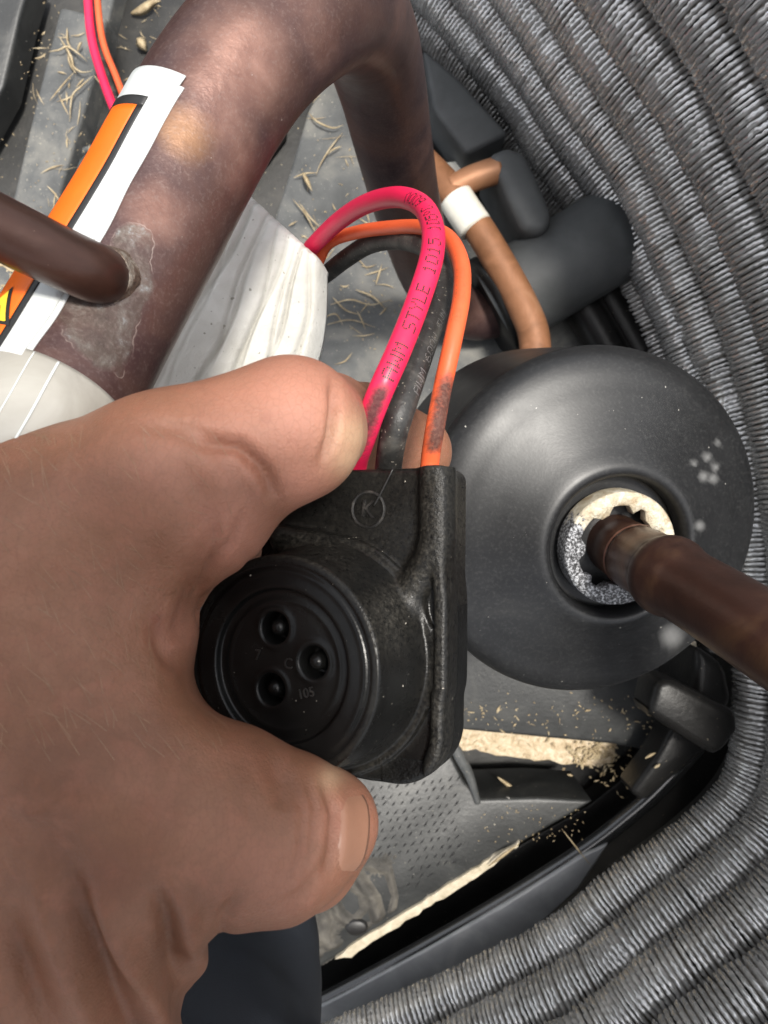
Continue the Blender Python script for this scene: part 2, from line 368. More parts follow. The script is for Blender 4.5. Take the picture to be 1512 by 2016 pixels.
# ------------------------------------------------------------------ signed distances -> one continuous surface
def sd_cone(Q, a, b, ra, rb):
    ab = b - a; L2 = ab.dot(ab); t = np.clip(((Q - a) @ ab) / L2, 0, 1)
    c = a + t[..., None] * ab
    return np.linalg.norm(Q - c, axis=-1) - (ra + t * (rb - ra))
def smin(a, b, k):
    h = np.clip(k - np.abs(a - b), 0, None) / k
    return np.minimum(a, b) - h * h * k * .25
def smax(a, b, k): return -smin(-a, -b, k)
def surface_nets(f, lo, h):
    s = f < 0
    nx, ny, nz = f.shape
    cs = [(i, j, k) for i in (0, 1) for j in (0, 1) for k in (0, 1)]
    def sl(a, o): return a[o[0]:nx - 1 + o[0], o[1]:ny - 1 + o[1], o[2]:nz - 1 + o[2]]
    cnt = sum(sl(s, o).astype(np.int8) for o in cs)
    act = (cnt > 0) & (cnt < 8)
    idx = np.argwhere(act); n = len(idx)
    gid = -np.ones(act.shape, np.int64); gid[act] = np.arange(n)
    acc = np.zeros((n, 3)); num = np.zeros(n)
    for o in cs:
        for ax in range(3):
            if o[ax]: continue
            o2 = list(o); o2[ax] = 1
            fa = f[idx[:, 0] + o[0], idx[:, 1] + o[1], idx[:, 2] + o[2]]; fb = f[idx[:, 0] + o2[0], idx[:, 1] + o2[1], idx[:, 2] + o2[2]]
            cr = (fa < 0) != (fb < 0)
            t = np.where(cr, fa / np.where(cr, fa - fb, 1), 0)
            p = np.tile(np.array(o, float), (n, 1)); p[:, ax] += t
            acc[cr] += p[cr]; num[cr] += 1
    V = lo + h * (idx + acc / num[:, None])
    F = []
    for ax in range(3):
        u, v = (ax + 1) % 3, (ax + 2) % 3
        a = [slice(None)] * 3; b2 = [slice(None)] * 3; a[ax] = slice(0, -1); b2[ax] = slice(1, None)
        sa, sb = s[tuple(a)], s[tuple(b2)]
        E = np.argwhere(sa != sb)
        E = E[(E[:, u] > 0) & (E[:, v] > 0) & (E[:, u] < f.shape[u] - 1) & (E[:, v] < f.shape[v] - 1)]
        flip = sa[E[:, 0], E[:, 1], E[:, 2]]
        def g(du, dv):
            q = E.copy(); q[:, u] += du; q[:, v] += dv; return gid[q[:, 0], q[:, 1], q[:, 2]]
        A, B_, C_, D_ = g(-1, -1), g(0, -1), g(0, 0), g(-1, 0)
        q = np.stack([A, B_, C_, D_], 1); q[~flip] = q[~flip][:, ::-1]
        F.append(q)
    F = np.vstack(F); F = F[(F >= 0).all(1)]
    return V, F
def vnormals(V, F):
    n = np.cross(V[F[:, 2]] - V[F[:, 0]], V[F[:, 3]] - V[F[:, 1]]); N = np.zeros_like(V)
    for k in range(4): np.add.at(N, F[:, k], n)
    return N / (np.linalg.norm(N, axis=1)[:, None] + 1e-12)
def relax(V, F, it=2, lam=.5):
    for _ in range(it):
        acc = np.zeros_like(V); num = np.zeros(len(V))
        for k in range(4):
            a, b = F[:, k], F[:, (k + 1) % 4]
            np.add.at(acc, a, V[b]); np.add.at(acc, b, V[a]); np.add.at(num, a, 1); np.add.at(num, b, 1)
        V = V + lam * (acc / np.maximum(num, 1)[:, None] - V)
    return V
def grid(lo, hi, h):
    ax = [np.arange(lo[k], hi[k] + h, h) for k in range(3)]
    return np.stack(np.meshgrid(*ax, indexing='ij'), -1)
def polydist(X, pts):
    """distance in pixels from image points X to a polyline, and position along it"""
    best = np.full(len(X), 1e9); along = np.zeros(len(X)); p = np.asarray(pts, float); m = len(p) - 1
    for i in range(m):
        a, b = p[i], p[i + 1]; ab = b - a; t = np.clip(((X - a) @ ab) / ab.dot(ab), 0, 1)
        d = np.linalg.norm(X - (a + t[:, None] * ab), axis=1); c = d < best
        best[c] = d[c]; along[c] = (i + t[c]) / m
    return best, along

# ================================================================== SETTING: the base pan
floor_base = np.array([0., 0., 0.])
fp = [(-420, -420), (420, -420), (420, 420), (-420, 420)]
nx = 90; gx = np.linspace(-430, 430, nx); X, Y = np.meshgrid(gx, gx, indexing='ij')
Z = .8 * np.sin(X / 31.) * np.cos(Y / 23.) + .5 * np.sin(X / 11. + Y / 17.) - 1.0
Vf = np.stack([X, Y, Z], -1).reshape(-1, 3)
ii = np.arange(nx - 1)[:, None] * nx + np.arange(nx - 1)[None, :]
Ff = np.stack([ii, ii + nx, ii + nx + 1, ii + 1], -1).reshape(-1, 4)
floor = kind(build('floor', Vf, Ff, M['floor']), 'structure')
def jag(poly, amp, step=14):
    out = []
    for a, b in zip(poly, poly[1:] + poly[:1]):
        n = max(1, int(math.hypot(b[0] - a[0], b[1] - a[1]) / step))
        out += [(a[0] + (b[0] - a[0]) * i / n + random.gauss(0, amp), a[1] + (b[1] - a[1]) * i / n + random.gauss(0, amp)) for i in range(n)]
    return out
def fl(name, poly, d, thick, mat, **k): return slab(name, poly, d, thick, mat, floor, **k)
# upper left: dusty bar, plates and seams
fl('raised_bar', [(118, 12), (212, 34), (186, 150), (98, 452), (60, 600), (-30, 580), (22, 400), (70, 200)], 462, 30, M['dusty'], bevel=2.5)
fl('raised_bar', [(184, -60), (238, -60), (208, 66), (186, 40)], 466, 26, M['dusty'], bevel=2)
fl('raised_plate', [(-80, -60), (66, -60), (40, 30), (8, 170), (-80, 330)], 472, 22, M['plate'], bevel=2.5)
fl('raised_plate', [(250, -60), (560, -60), (560, 250), (430, 420), (330, 430), (150, 400), (215, 120)], 482, 14, M['floor'], bevel=2)
# middle plateau between pipe and coil
fl('raised_plate', [(648, 138), (606, 218), (580, 305), (540, 430), (470, 640), (520, 820), (900, 820), (1270, 760), (1190, 640), (1020, 450), (880, 380), (860, 300), (760, 160)], 455, 40, M['dusty'], bevel=2.5)
# plateau under the black vessel
fl('raised_plate', [(700, 1180), (1380, 1180), (1372, 1320), (1310, 1340), (1290, 1400), (1330, 1440), (1296, 1482), (1210, 1466), (905, 1437), (700, 1415)], 420, 60, M['plate'], bevel=2.0)
fl('sun_painted_ledge', jag([(860, 1420), (1218, 1458), (1206, 1500), (1180, 1512), (1130, 1508), (1010, 1490), (860, 1468)], 2.2), 436, 40, M['tan'], bevel=.6)  # tan grit, coloured lighter to paint in a sliver of sun
# lower plateau with grip dimples
pg = [(560, 1510), (880, 1470), (915, 1540), (945, 1574), (1060, 1570), (1170, 1577), (1020, 1664), (840, 1772), (700, 1858), (600, 1925), (480, 1960)]
fl('raised_plate', pg, 430, 50, M['plate'], bevel=2.0)
tube('raised_rib', [(878, 1440, 431, 2.0), (905, 1490, 429, 3.2), (925, 1530, 428.5, 2.6), (941, 1582, 429, 1.6)], None, M['dusty'], floor, n=24, seg=12)
# black base channel and its polished rim beside the coil
fl('base_channel', [(520, 1960), (840, 1770), (1160, 1585), (1280, 1490), (1360, 1420), (1470, 1420), (1440, 1560), (1220, 1740), (900, 1930), (600, 2100), (480, 2100)], 470, 20, M['black'], bevel=1)
tube('base_rim', [(500, 2040, 430), (560, 2010, 430), (679, 1949, 430), (840, 1862, 430), (997, 1771, 430), (1148, 1675, 430), (1230, 1613, 430), (1300, 1550, 430), (1400, 1440, 430)], 4.6, simple('polished_black_rim', [(.3, (.02, .02, .02)), (.7, (.035, .035, .035))], 60, .16, spec=1.0), floor, n=80, seg=16)
fl('base_flange', [(560, 2016), (679, 1956), (840, 1869), (997, 1778), (1148, 1682), (1200, 1660), (1140, 1750), (1000, 1880), (800, 1990), (640, 2100), (520, 2100)], 424, 12, simple('pale_galvanised_flange', [(.3, (.26, .265, .27)), (.6, (.36, .365, .37)), (.75, (.5, .5, .49))], 30, .4, .3, bst=.2, bsc=300, dist=1.), bevel=1.5)
# ledge along the lower plateau, its sunlight painted in as cream
fl('sun_painted_ledge', jag([(660, 1888), (700, 1856), (842, 1768), (940, 1706), (1026, 1655), (1020, 1668), (960, 1712), (900, 1752), (860, 1778), (760, 1838), (690, 1884)], 1.6), 427.6, 8, simple('cream_ledge', [(.3, (.34, .29, .20)), (.7, (.60, .53, .41))], 160, .8, bst=.8, bsc=500), bevel=.4)
# cracked moulding with a drain hole beside the thumb
RIDGE = [([(590, 1800), (640, 1850), (690, 1878), (712, 1884)], 13, 3.4), ([(640, 1740), (668, 1800), (705, 1828), (738, 1830)], 12, 3.0), ([(700, 1720), (735, 1770), (748, 1820), (738, 1850)], 13, 3.4),
         ([(715, 1700), (765, 1715), (780, 1765), (772, 1800)], 10, 1.8), ([(628, 1760), (640, 1820), (650, 1860)], 15, 2.6), ([(690, 1745), (712, 1760), (716, 1790), (700, 1810)], 9, 1.5), ([(600, 1860), (650, 1900), (690, 1896)], 10, 2.2)]
gx_, gy_ = np.meshgrid(np.arange(560, 812, 3.0), np.arange(1660, 1920, 3.0), indexing='ij'); XY = np.stack([gx_.ravel(), gy_.ravel()], 1)
hz = 1.2 * np.sin(XY[:, 0] / 37.) * np.sin(XY[:, 1] / 29. + XY[:, 0] / 60.) + .35 * RNG.normal(size=len(XY))
for pl_, wd_, am_ in RIDGE:
    d_, _a = polydist(XY, pl_); hz = np.maximum(hz, am_ * np.exp(-(d_ / wd_) ** 2) + .25 * hz)
edge = np.clip(np.minimum.reduce([(XY[:, 0] - 560) / 25, (812 - XY[:, 0]) / 40, (XY[:, 1] - 1660) / 30, (1850 - (XY[:, 0] - 700) * .63 - XY[:, 1]) / 14]), 0, 1)
hz = hz * edge + .9 * edge - 1.6
Vl = np.array([P(x, y, 430) for x, y in XY]); Vl[:, 2] += hz
na, nb = gx_.shape; q_ = np.arange(na - 1)[:, None] * nb + np.arange(nb - 1)[None]
Fl = np.stack([q_, q_ + 1, q_ + nb + 1, q_ + nb], -1).reshape(-1, 4)[:, ::-1]
Fl = Fl[(XY[Fl[:, 0], 1] < 1862 - (XY[Fl[:, 0], 0] - 700) * .63)]
build('moulded_lump', Vl, Fl, simple('dusty_brown_moulding', [(.3, (.024, .023, .020)), (.5, (.05, .046, .040)), (.7, (.115, .105, .088))], 90, .75, bst=.5, bsc=700, dist=.5), floor)
dh = P(702, 1826, 428)
V, F = lathe_geo([(4.2, -6), (4.2, .2), (3.2, .8)], dh, (0, 0, 1), 18); V[:, 0] = dh[0] + (V[:, 0] - dh[0]) * 1.5
build('drain_hole', V, F, M['black_ink'], floor)
# grip marks on the plateau: small raised chevrons
gp = []
for r_ in range(17):
    for c_ in range(17):
        px = 715 + c_ * 17 + (r_ % 2) * 8 + random.uniform(-2, 2) - r_ * 4.0; py = 1556 + r_ * 17 + random.uniform(-2, 2) - c_ * 2.2
        if px < 640 or px > 905 or py > 1790 or (px - 905) * .62 + (py - 1690) > 0 and py > 1700: continue
        if 600 < px < 800 and py > 1690: continue
        c = P(px, py, 429.9); l = random.uniform(1.6, 2.6); wd = random.uniform(.35, .6)
        a = R(52) + random.uniform(-.15, .15); dx = np.array([math.cos(a), math.sin(a), 0]); dy = np.array([-dx[1], dx[0], 0])
        gp.append((np.array([c - dx * l, c + dy * wd, c + dx * l, c - dy * wd, c + [0, 0, .45]]), [[0, 1, 4], [1, 2, 4], [2, 3, 4], [3, 0, 4]]))
V, F = merge(gp); kind(build('grip_mark', V, F, M['black_ink'], floor, smooth=False), 'stuff')
# round cap with ring
cc = P(192, 366, 474)
cap_ = tag(build('round_plug', *lathe_geo(lerp_prof([(25, -16), (25, 0), (23.6, 1.4), (21.8, .6), (20.6, -1.8), (19.4, .2), (17.5, 1.0), (8, 1.3), (0.3, 1.3)], 60), cc, (0, 0, 1), 64), M['grey']), 'round grey rubber plug with a raised ring, beside the orange label strip', 'plug')
# outer wall behind the coil
# ================================================================== the coil
CPATH = np.array([(-70, 352), (-30, 325), (13, 298), (57, 247), (87, 201), (116, 158), (146, 94), (164, 40), (173, -20), (174, -80), (170, -126), (149, -152), (107, -183), (86, -200), (36, -227), (-21, -251), (-86, -274)], float)
cp = spline(np.c_[CPATH, np.zeros(len(CPATH))], 900)[:, :2]
tg = np.gradient(cp, axis=0); tg /= np.linalg.norm(tg, axis=1)[:, None]
outn = np.stack([-tg[:, 1], tg[:, 0]], 1)
if (outn[450] @ cp[450]) < 0: outn = -outn
PITCH = 33.0; RF = 14.6
coil = thing('condenser_coil', 'silvery spine-fin coil curving round the inside of the unit in stacked rows', 'coil', (170, 0, 10))
def smooth_noise(n, k): 
    a = RNG.normal(size=n + 4 * k); ker = np.hanning(2 * k + 1); ker /= ker.sum(); o = np.convolve(a, ker, 'same')[2 * k:2 * k + n]; return o / (o.std() + 1e-9)
for row in range(-1, 9):
    zc = 51.0 + PITCH * row
    off = RF + (1.5 if row % 2 else 0)
    c2 = cp + outn * off
    if row < 2: c2 = c2[:int(len(c2) * (.60 if row == 1 else .56))]     # the pan edge takes the place of the lowest rows
    C = np.c_[c2, np.full(len(c2), zc)]
    s = np.r_[0, np.cumsum(np.linalg.norm(np.diff(C, axis=0), axis=1))]; L = s[-1]
    # small sag and wander of the hand-wound row
    C[:, 2] += .8 * np.interp(s, np.linspace(0, L, 14), RNG.normal(size=14)); C[:, :2] += outn[:len(C)] * (0.5 * np.interp(s, np.linspace(0, L, 16), RNG.normal(size=16)))[:, None]
    V, F = tube_geo(C[::5], 9.0, 12)
    tr = build('coil_row', V, F, M['alu_core'], coil, True)
    # helical fin strip cut into spines: crowded rings of short teeth round the tube
    pit = 2.5; nr = int(L / pit); ns = 64
    T, N, B = frames(C)
    sr = (np.arange(nr) + .5) * pit + smooth_noise(nr, 2) * .22 + RNG.normal(0, .12, nr)
    lean = smooth_noise(nr, 3) * .40 + smooth_noise(nr, 8) * .35
    th = np.arange(ns) / ns * 2 * np.pi
    bend = RNG.normal(0, .16, (nr, ns)) + lean[:, None] * np.cos(th[None] - RNG.uniform(0, 6.28))
    tooth = np.where(np.arange(ns) % 2 == 0, 0.0, -.8)[None] + RNG.normal(0, .22, (nr, ns)) - .5 * np.abs(lean)[:, None]
    fl_ = np.exp(-((sr[:, None] - RNG.uniform(0, L, 3)[None]) / 7.0) ** 2).max(1)      # combed-flat spots
    bend += fl_[:, None] * .9; tooth -= fl_[:, None] * .7
    wt = RNG.uniform(.42, .74, nr)[:, None]
    lay_s = np.stack([sr[:, None] - pit * .5 + 0 * bend, sr[:, None] + bend - wt, sr[:, None] + bend + wt, sr[:, None] + pit * .42 + 0 * bend], 1)
    lay_r = np.stack([np.full((nr, ns), 11.4), RF + tooth + RNG.normal(0, .18, (nr, 1)), RF + tooth - RNG.uniform(0, .5, (nr, 1)), np.full((nr, ns), 11.4)], 1)
    ss = np.clip(lay_s.reshape(-1, ns), 0, L).ravel(); rr_ = lay_r.reshape(-1, ns).ravel(); tt_ = np.tile(th, nr * 4) + np.repeat(np.arange(nr) * .05, 4 * ns)
    ip = lambda A: np.stack([np.interp(ss, s, A[:, k]) for k in range(3)], 1)
    n_1, b_1 = ip(N), ip(B)
    rad = np.cos(tt_)[:, None] * n_1 + np.sin(tt_)[:, None] * b_1
    Vs = ip(C) + rad * rr_[:, None]
    a = (np.arange(nr * 4 - 1) * ns)[:, None]; j_ = np.arange(ns)[None]; j2 = (j_ + 1) % ns
    Fs = np.stack([a + j_, a + j2, a + ns + j2, a + ns + j_], -1).reshape(-1, 4)
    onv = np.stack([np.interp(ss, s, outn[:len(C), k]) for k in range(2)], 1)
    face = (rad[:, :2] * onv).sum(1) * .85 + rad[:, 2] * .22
    # outer upper sides and fin gaps: dust plus painted shade; lowest row dirtiest
    dirt_shade = np.clip(.02 + 1.15 * np.clip((face + .28) / .70, 0, 1) + (.6 if row < 0 else 0) + np.where(rr_ < 12, .95, 0), 0, 1)
    kind(build('spine_fin', Vs, Fs, M['alu'], tr, False, {'dirt_shade': dirt_shade}), 'stuff')
# sheet-metal cabinet wall that backs the coil
co_ = cp + outn * 44
Vw = np.vstack([np.c_[co_, np.full(len(co_), z)] for z in (-6, 330)] + [np.c_[co_ + outn * 3, np.full(len(co_), z)] for z in (330, -6)])[:, :]
n = len(co_); Fw = []
for a in range(3): Fw += [[a * n + i, a * n + i + 1, (a + 1) * n + i + 1, (a + 1) * n + i] for i in range(0, n - 1)]
kind(build('wall', Vw, Fw, simple('cabinet_metal', [(.3, (.05, .05, .045)), (.7, (.09, .088, .08))], 30, .6)), 'structure')

# ================================================================== black vessel with its nut and outlet pipe
AX = np.array([.15, -.20, .97]); AX /= np.linalg.norm(AX)
dc = P(1173, 1040, 243)
ves = thing('accumulator', 'black domed refrigerant vessel with a nut and copper outlet on its crown', 'vessel', dc - AX * 75)
sh = lambda r: (lambda k: (3.0 * k, -3.6 * k))(np.clip((48 - r) / 30, 0, 1) ** 1.0)
prof = lerp_prof([(40, -78), (46, -76), (51.5, -68), (52.5, -60), (52.8, -10), (53.2, -6.5), (52.6, -3), (50.5, 0), (47, 1.9), (42, 3.6), (36, 6.2), (30, 9.4), (26, 11.8), (24.0, 12.6), (22.4, 12.2), (21.3, 10), (20.9, 6), (20.6, 3), (8, 3), (1, 3)], 150)
prof = [(r * (1 + .065 * min(1, max(0, (r - 26) / 14))), h_) for r, h_ in prof]
V, F = lathe_geo(prof, dc, AX, 160, sh)
X = P2(V); spot = np.zeros(len(V))
for (x, y, r) in [(1392, 900, 9), (1408, 920, 8), (1385, 938, 10), (1404, 942, 10), (1415, 873, 6), (1322, 1252, 22), (1378, 1035, 10), (1366, 912, 6)]:
    spot = np.maximum(spot, np.clip(1.3 - np.hypot(X[:, 0] - x, X[:, 1] - y) / r, 0, 1))
build('body', V, F, M['dome'], ves, True, {'spot': spot})
a0 = np.array([0, 1.0, 0]); uu = np.cross(a0, AX); uu /= np.linalg.norm(uu); vv = np.cross(AX, uu)
nc = dc + uu * 3.1 + vv * -3.8 + AX * 8.5
# toothed ring nut
seg = 120; th = np.linspace(0, 2 * np.pi, seg, endpoint=False)
ri = np.full(seg, 11.2)
for a_, w_ in ((150, 24), (95, 20), (62, 10), (205, 18), (238, 14), (20, 12), (300, 20)):
    ri[np.abs((np.degrees(th) - a_ + 180) % 360 - 180) < w_ * .8] = 13.4
ri = np.convolve(np.r_[ri[-2:], ri, ri[:2]], np.ones(3) / 3, 'same')[2:-2]
rings = [(ri, 0), (ri, 3.2), (ri + .3, 3.6), (np.full(seg, 16.9), 3.7), (np.full(seg, 17.5), 3.3), (np.full(seg, 17.7), 2.6), (np.full(seg, 17.7), -3)]
V = np.vstack([nc + AX * h + r[:, None] * (np.cos(th)[:, None] * uu + np.sin(th)[:, None] * vv) for r, h in rings])
F = [[a * seg + j, a * seg + (j + 1) % seg, (a + 1) * seg + (j + 1) % seg, (a + 1) * seg + j] for a in range(len(rings) - 1) for j in range(seg)]
lx = ((V - nc) @ uu) / 17; ly = ((V - nc) @ vv) / 17
nut = build('ring_nut', V, F, M['nut'], ves, True, {'scale': np.clip(.5 + .55 * ly + .35 * lx, 0, 1)})
op, _ = tube('outlet_pipe', [(1196, 1060, 246, 9.3), (1222, 1078, 238, 9.3), (1240, 1089, 231, 9.4), (1252, 1097, 227.5, 9.4), (1256, 1099.5, 226.3, 9.75), (1290, 1118, 215, 9.8), (1302, 1125, 211, 9.9), (1311, 1130, 208.5, 10.9), (1322, 1137, 205, 11.1), (1338, 1146, 201, 10.2), (1360, 1160, 197, 9.8), (1420, 1196, 187, 9.8), (1512, 1255, 173, 9.8), (1640, 1338, 158, 9.8), (1800, 1440, 146, 9.8)], None, M['copper_dark'], ves, n=150, seg=40)
tube('pipe_lip', [(1251, 1096, 227.8), (1254, 1098, 226.8)], 9.95, M['copper_bright'] if False else simple('rubbed_copper_lip', [(.3, (.16, .07, .05)), (.7, (.24, .11, .08))], 90, .4, .5), op, n=4, seg=40, cap=False)

# ================================================================== deep copper tube, valve and blocks by the coil
lq = thing('copper_line', 'orange-brown copper line wrapped with cream tape, leaning against the grey valve', 'pipe', P(1050, 700, 420))
tube('tube', [(1052, 790, 405), (1054, 700, 404), (1050, 655, 404), (1034, 612, 404), (1005, 555, 406), (960, 478, 408), (925, 425, 410), (885, 372, 414), (850, 335, 420), (815, 300, 428)], 8.2, M['copper_new'], lq, n=80, seg=24)
tube('stub', [(890, 372, 412), (930, 352, 410), (984, 333, 409)], 7.0, M['copper_bright'], lq, n=20, seg=22)
tube('tape_wrap', [(897, 390, 409), (915, 418, 408), (936, 448, 407)], 9.3, M['white_paint'], lq, n=16, seg=24)
sk = tag(slab('stub_holder', [(958, 304), (1000, 284), (1036, 300), (1060, 350), (1090, 424), (1076, 458), (1030, 456), (1004, 400), (985, 350)], 402, 46, M['grey'], bevel=5, seg=4), 'dark grey rubber block holding the open end of the copper stub', 'block')
vb = tag(slab('corner_block', [(832, 92), (900, 150), (1003, 262), (918, 304), (852, 212)], 425, 60, M['grey'], bevel=3, seg=4), 'grey plastic corner block beside the descending pipe and the lowest coil row', 'block')
vl = thing('service_valve', 'grey cylindrical valve sleeve with a black flange where the purple pipe enters', 'valve', P(1060, 560, 450))
tube('sleeve', [(972, 606, 436), (1060, 552, 430), (1120, 516, 428), (1168, 487, 428), (1260, 430, 430)], 26, M['grey'], vl, n=30, seg=40)
pc = spline(pxpath([(985, 600, 434), (962, 613, 434)]), 6)
V, F = tube_geo(pc, np.array([29, 30, 30, 30, 29.4, 28.0]), 44); build('flange', V, F, M['black'], vl)
st_ = thing('support_strut', 'black plastic strut between the valve and the lowest coil row', 'strut', P(1190, 660, 460))
tube('bar', [(1138, 590, 440), (1170, 640, 438), (1215, 720, 438), (1240, 770, 440)], 11, M['black'], st_, n=24, seg=16)
tube('bar', [(1180, 560, 452), (1215, 620, 452), (1262, 700, 452)], 12, M['black'], st_, n=24, seg=16)
# dusty deflector seen past the corner block
fl('raised_plate', [(865, 320), (940, 312), (958, 330), (905, 372), (872, 352)], 446, 12, M['white_paint'], bevel=1)

# black retaining clip at lower right
cl = thing('retaining_clip', 'black plastic retaining clip hooked over the pan edge under the vessel', 'clip', P(1370, 1410, 400))
slab('clip_bar', [(1292, 1342), (1322, 1336), (1452, 1402), (1456, 1440), (1418, 1488), (1396, 1484), (1282, 1412), (1276, 1396)], 352, 22, M['black'], cl, bevel=4, seg=4)
slab('clip_post', [(1372, 1270), (1430, 1310), (1446, 1380), (1420, 1420), (1362, 1390)], 372, 46, M['black'], cl, bevel=5, seg=4)
slab('clip_arm', [(1330, 1420), (1400, 1470), (1330, 1530), (1268, 1580), (1240, 1560), (1292, 1490)], 385, 20, M['black'], cl, bevel=3, seg=3)
fl('sun_painted_ledge', [(1318, 1290), (1372, 1262), (1374, 1332), (1330, 1336), (1310, 1322)], 415, 8, simple('cream_sun_sliver', [(.3, (.42, .36, .26)), (.7, (.68, .61, .48))], 200, .85, bst=.6, bsc=500), bevel=1)  # cream colour paints a sun sliver onto the pan

# ================================================================== big copper pipe
pp = thing('suction_pipe', 'large purplish brown copper pipe arching over, with white and orange warning label', 'pipe', P(830, 560, 430))
PIPE = [(-40, 1040, 122), (45, 882, 128), (130, 730, 136), (215, 578, 142), (300, 428, 147.5), (360, 315, 150), (425, 200, 152), (500, 100, 155), (588, 30, 163), (668, 10, 183), (722, 70, 218), (752, 170, 250), (775, 285, 284), (805, 420, 335), (843, 540, 392), (885, 598, 428), (940, 620, 440), (1010, 604, 440)]
PR = 14.3
Cp = spline(pxpath(PIPE), 260)
V, F = tube_geo(Cp, PR, 72)
def blob(V, L):
    o = np.zeros(len(V))
    for (x, y, d, r, a) in L: o = np.maximum(o, a * np.exp(-((V - P(x, y, d)) ** 2).sum(1) / (r * r)))
    return o
at = {'warm': blob(V, [(370, 262, 136, 6.5, 1), (395, 140, 140, 4, .5)]),
      'pink': blob(V, [(470, 130, 140, 13, 1), (500, 300, 140, 9, .9), (310, 420, 134, 8, .8), (460, 210, 138, 10, .8), (760, 60, 190, 20, .6), (600, 60, 150, 14, .55), (830, 300, 275, 16, .5)]),
      'stain': blob(V, [(258, 540, 128, 5.5, 1), (205, 655, 126, 6.5, .9), (165, 615, 126, 5, .8), (235, 590, 127, 5, .9), (262, 480, 130, 4.5, .8)])}
build('pipe', V, F, M['pipe'], pp, True, at)
# label wrapped on the pipe
sc_ = np.r_[0, np.cumsum(np.linalg.norm(np.diff(Cp, axis=0), axis=1))]
Tc, Nc, Sc = camframes(Cp)
Xc = P2(Cp)
def s_at(px, py): return sc_[np.argmin(np.hypot(Xc[:, 0] - px, Xc[:, 1] - py)[:170])]
def wrap(name, s0, s1, a0, a1, r, mat, parent, n=50, m=20, edge=None, thick=.35):
    """sheet lying on the pipe between lengths s0..s1 and angles a0..a1 (deg, 0 = top, + = towards the photo's left)"""
    u = np.linspace(s0, s1, n); c = np.stack([np.interp(u, sc_, Cp[:, k]) for k in range(3)], 1)
    nn = np.stack([np.interp(u, sc_, Nc[:, k]) for k in range(3)], 1); ss = np.stack([np.interp(u, sc_, Sc[:, k]) for k in range(3)], 1)
    tt = np.linspace(0, 1, m); A0 = np.broadcast_to(a0(u) if callable(a0) else a0, n); A1 = np.broadcast_to(a1(u) if callable(a1) else a1, n)
    an = np.radians(A0[:, None] + (A1 - A0)[:, None] * tt[None])
    lay = []
    for rr in (r, r - thick):
        lay.append(c[:, None] + rr * (np.cos(an)[..., None] * nn[:, None] + np.sin(an)[..., None] * ss[:, None] * SGN))
    V = np.vstack([l.reshape(-1, 3) for l in lay]); q = n * m
    i = np.arange(n - 1)[:, None] * m; j = np.arange(m - 1)[None]
    Fq = np.stack([i + j, i + m + j, i + m + j + 1, i + j + 1], -1).reshape(-1, 4)
    F = Fq.tolist() + (Fq[:, ::-1] + q).tolist()
    for k in range(n - 1):
        F += [[k * m, q + k * m, q + (k + 1) * m, (k + 1) * m], [k * m + m - 1, (k + 1) * m + m - 1, q + (k + 1) * m + m - 1, q + k * m + m - 1]]
    for k in range(m - 1):
        F += [[k, k + 1, q + k + 1, q + k], [(n - 1) * m + k, q + (n - 1) * m + k, q + (n - 1) * m + k + 1, (n - 1) * m + k + 1]]
    return build(name, V, F, mat, parent)
SGN = 1.0 if Sc[60] @ np.array([-1, 0.3, 0]) > 0 else -1.0
sA = s_at(395, 255); sB = s_at(96, 792); sEnd = sc_[2]
wl = lambda f: (lambda u: f + 1.2 * np.sin(u / 9.) + .6 * np.sin(u / 3.1))
lab = wrap('warning_label', sB - 1.5, sA, wl(25), 150, PR + .55, M['paper'], pp, 60, 26)
wrap('torn_edge', sB - 1.5, sA - 2, wl(21.5), wl(26), PR + .3, M['paper'], lab, 60, 4)
wrap('black_border', sEnd, sA - 8.5, 41, 46, PR + .68, M['black_ink'], lab, 60, 4, thick=.1)
wrap('black_border', sA - 8.5, sA - 6.5, 41, 100, PR + .68, M['black_ink'], lab, 6, 14, thick=.1)
wrap('orange_band', sEnd, sA - 8.6, 46.3, 77, PR + .68, M['orange_ink'], lab, 60, 14, thick=.1)
slv = wrap('label_sleeve', sEnd, sB, -175, 184, PR + .5, M['sleeve'], pp, 30, 90)
for a0_, a1_ in ((19, 19.8), (4, 5.4)):
    wrap('sleeve_crease', sEnd, sB - .2, wl(a0_), wl(a1_), PR + .66, M['paper'], slv, 40, 4, thick=.2)
# triangle sign and lettering on the orange band
def on_pipe(s_, a_, r_):
    c = np.array([np.interp(s_, sc_, Cp[:, k]) for k in range(3)]); nn = np.array([np.interp(s_, sc_, Nc[:, k]) for k in range(3)]); ss = np.array([np.interp(s_, sc_, Sc[:, k]) for k in range(3)])
    return c + r_ * (math.cos(R(a_)) * nn + SGN * math.sin(R(a_)) * ss)
s_tri = s_at(75, 830)
def tri(s0, a0, size, r, name, mat):
    pts = [(s0 - size * .5, a0 - size * 2.1), (s0 + size * .5, a0 - size * 2.1 * .2 + 1), (s0 - size * .3, a0 + size * 2.4)]
    V = []; n = 8; F = []
    ids = {}
    for i in range(n + 1):
        for j in range(n + 1 - i):
            k = n - i - j; q = [(pts[0][x] * i + pts[1][x] * j + pts[2][x] * k) / n for x in (0, 1)]
            ids[(i, j)] = len(V); V.append(on_pipe(q[0], q[1], r))
    for i in range(n):
        for j in range(n - i):
            F.append([ids[(i, j)], ids[(i + 1, j)], ids[(i, j + 1)]])
            if i + j < n - 1: F.append([ids[(i + 1, j)], ids[(i + 1, j + 1)], ids[(i, j + 1)]])
    return build(name, np.array(V), F, mat, lab)
s_t = s_at(132, 716)
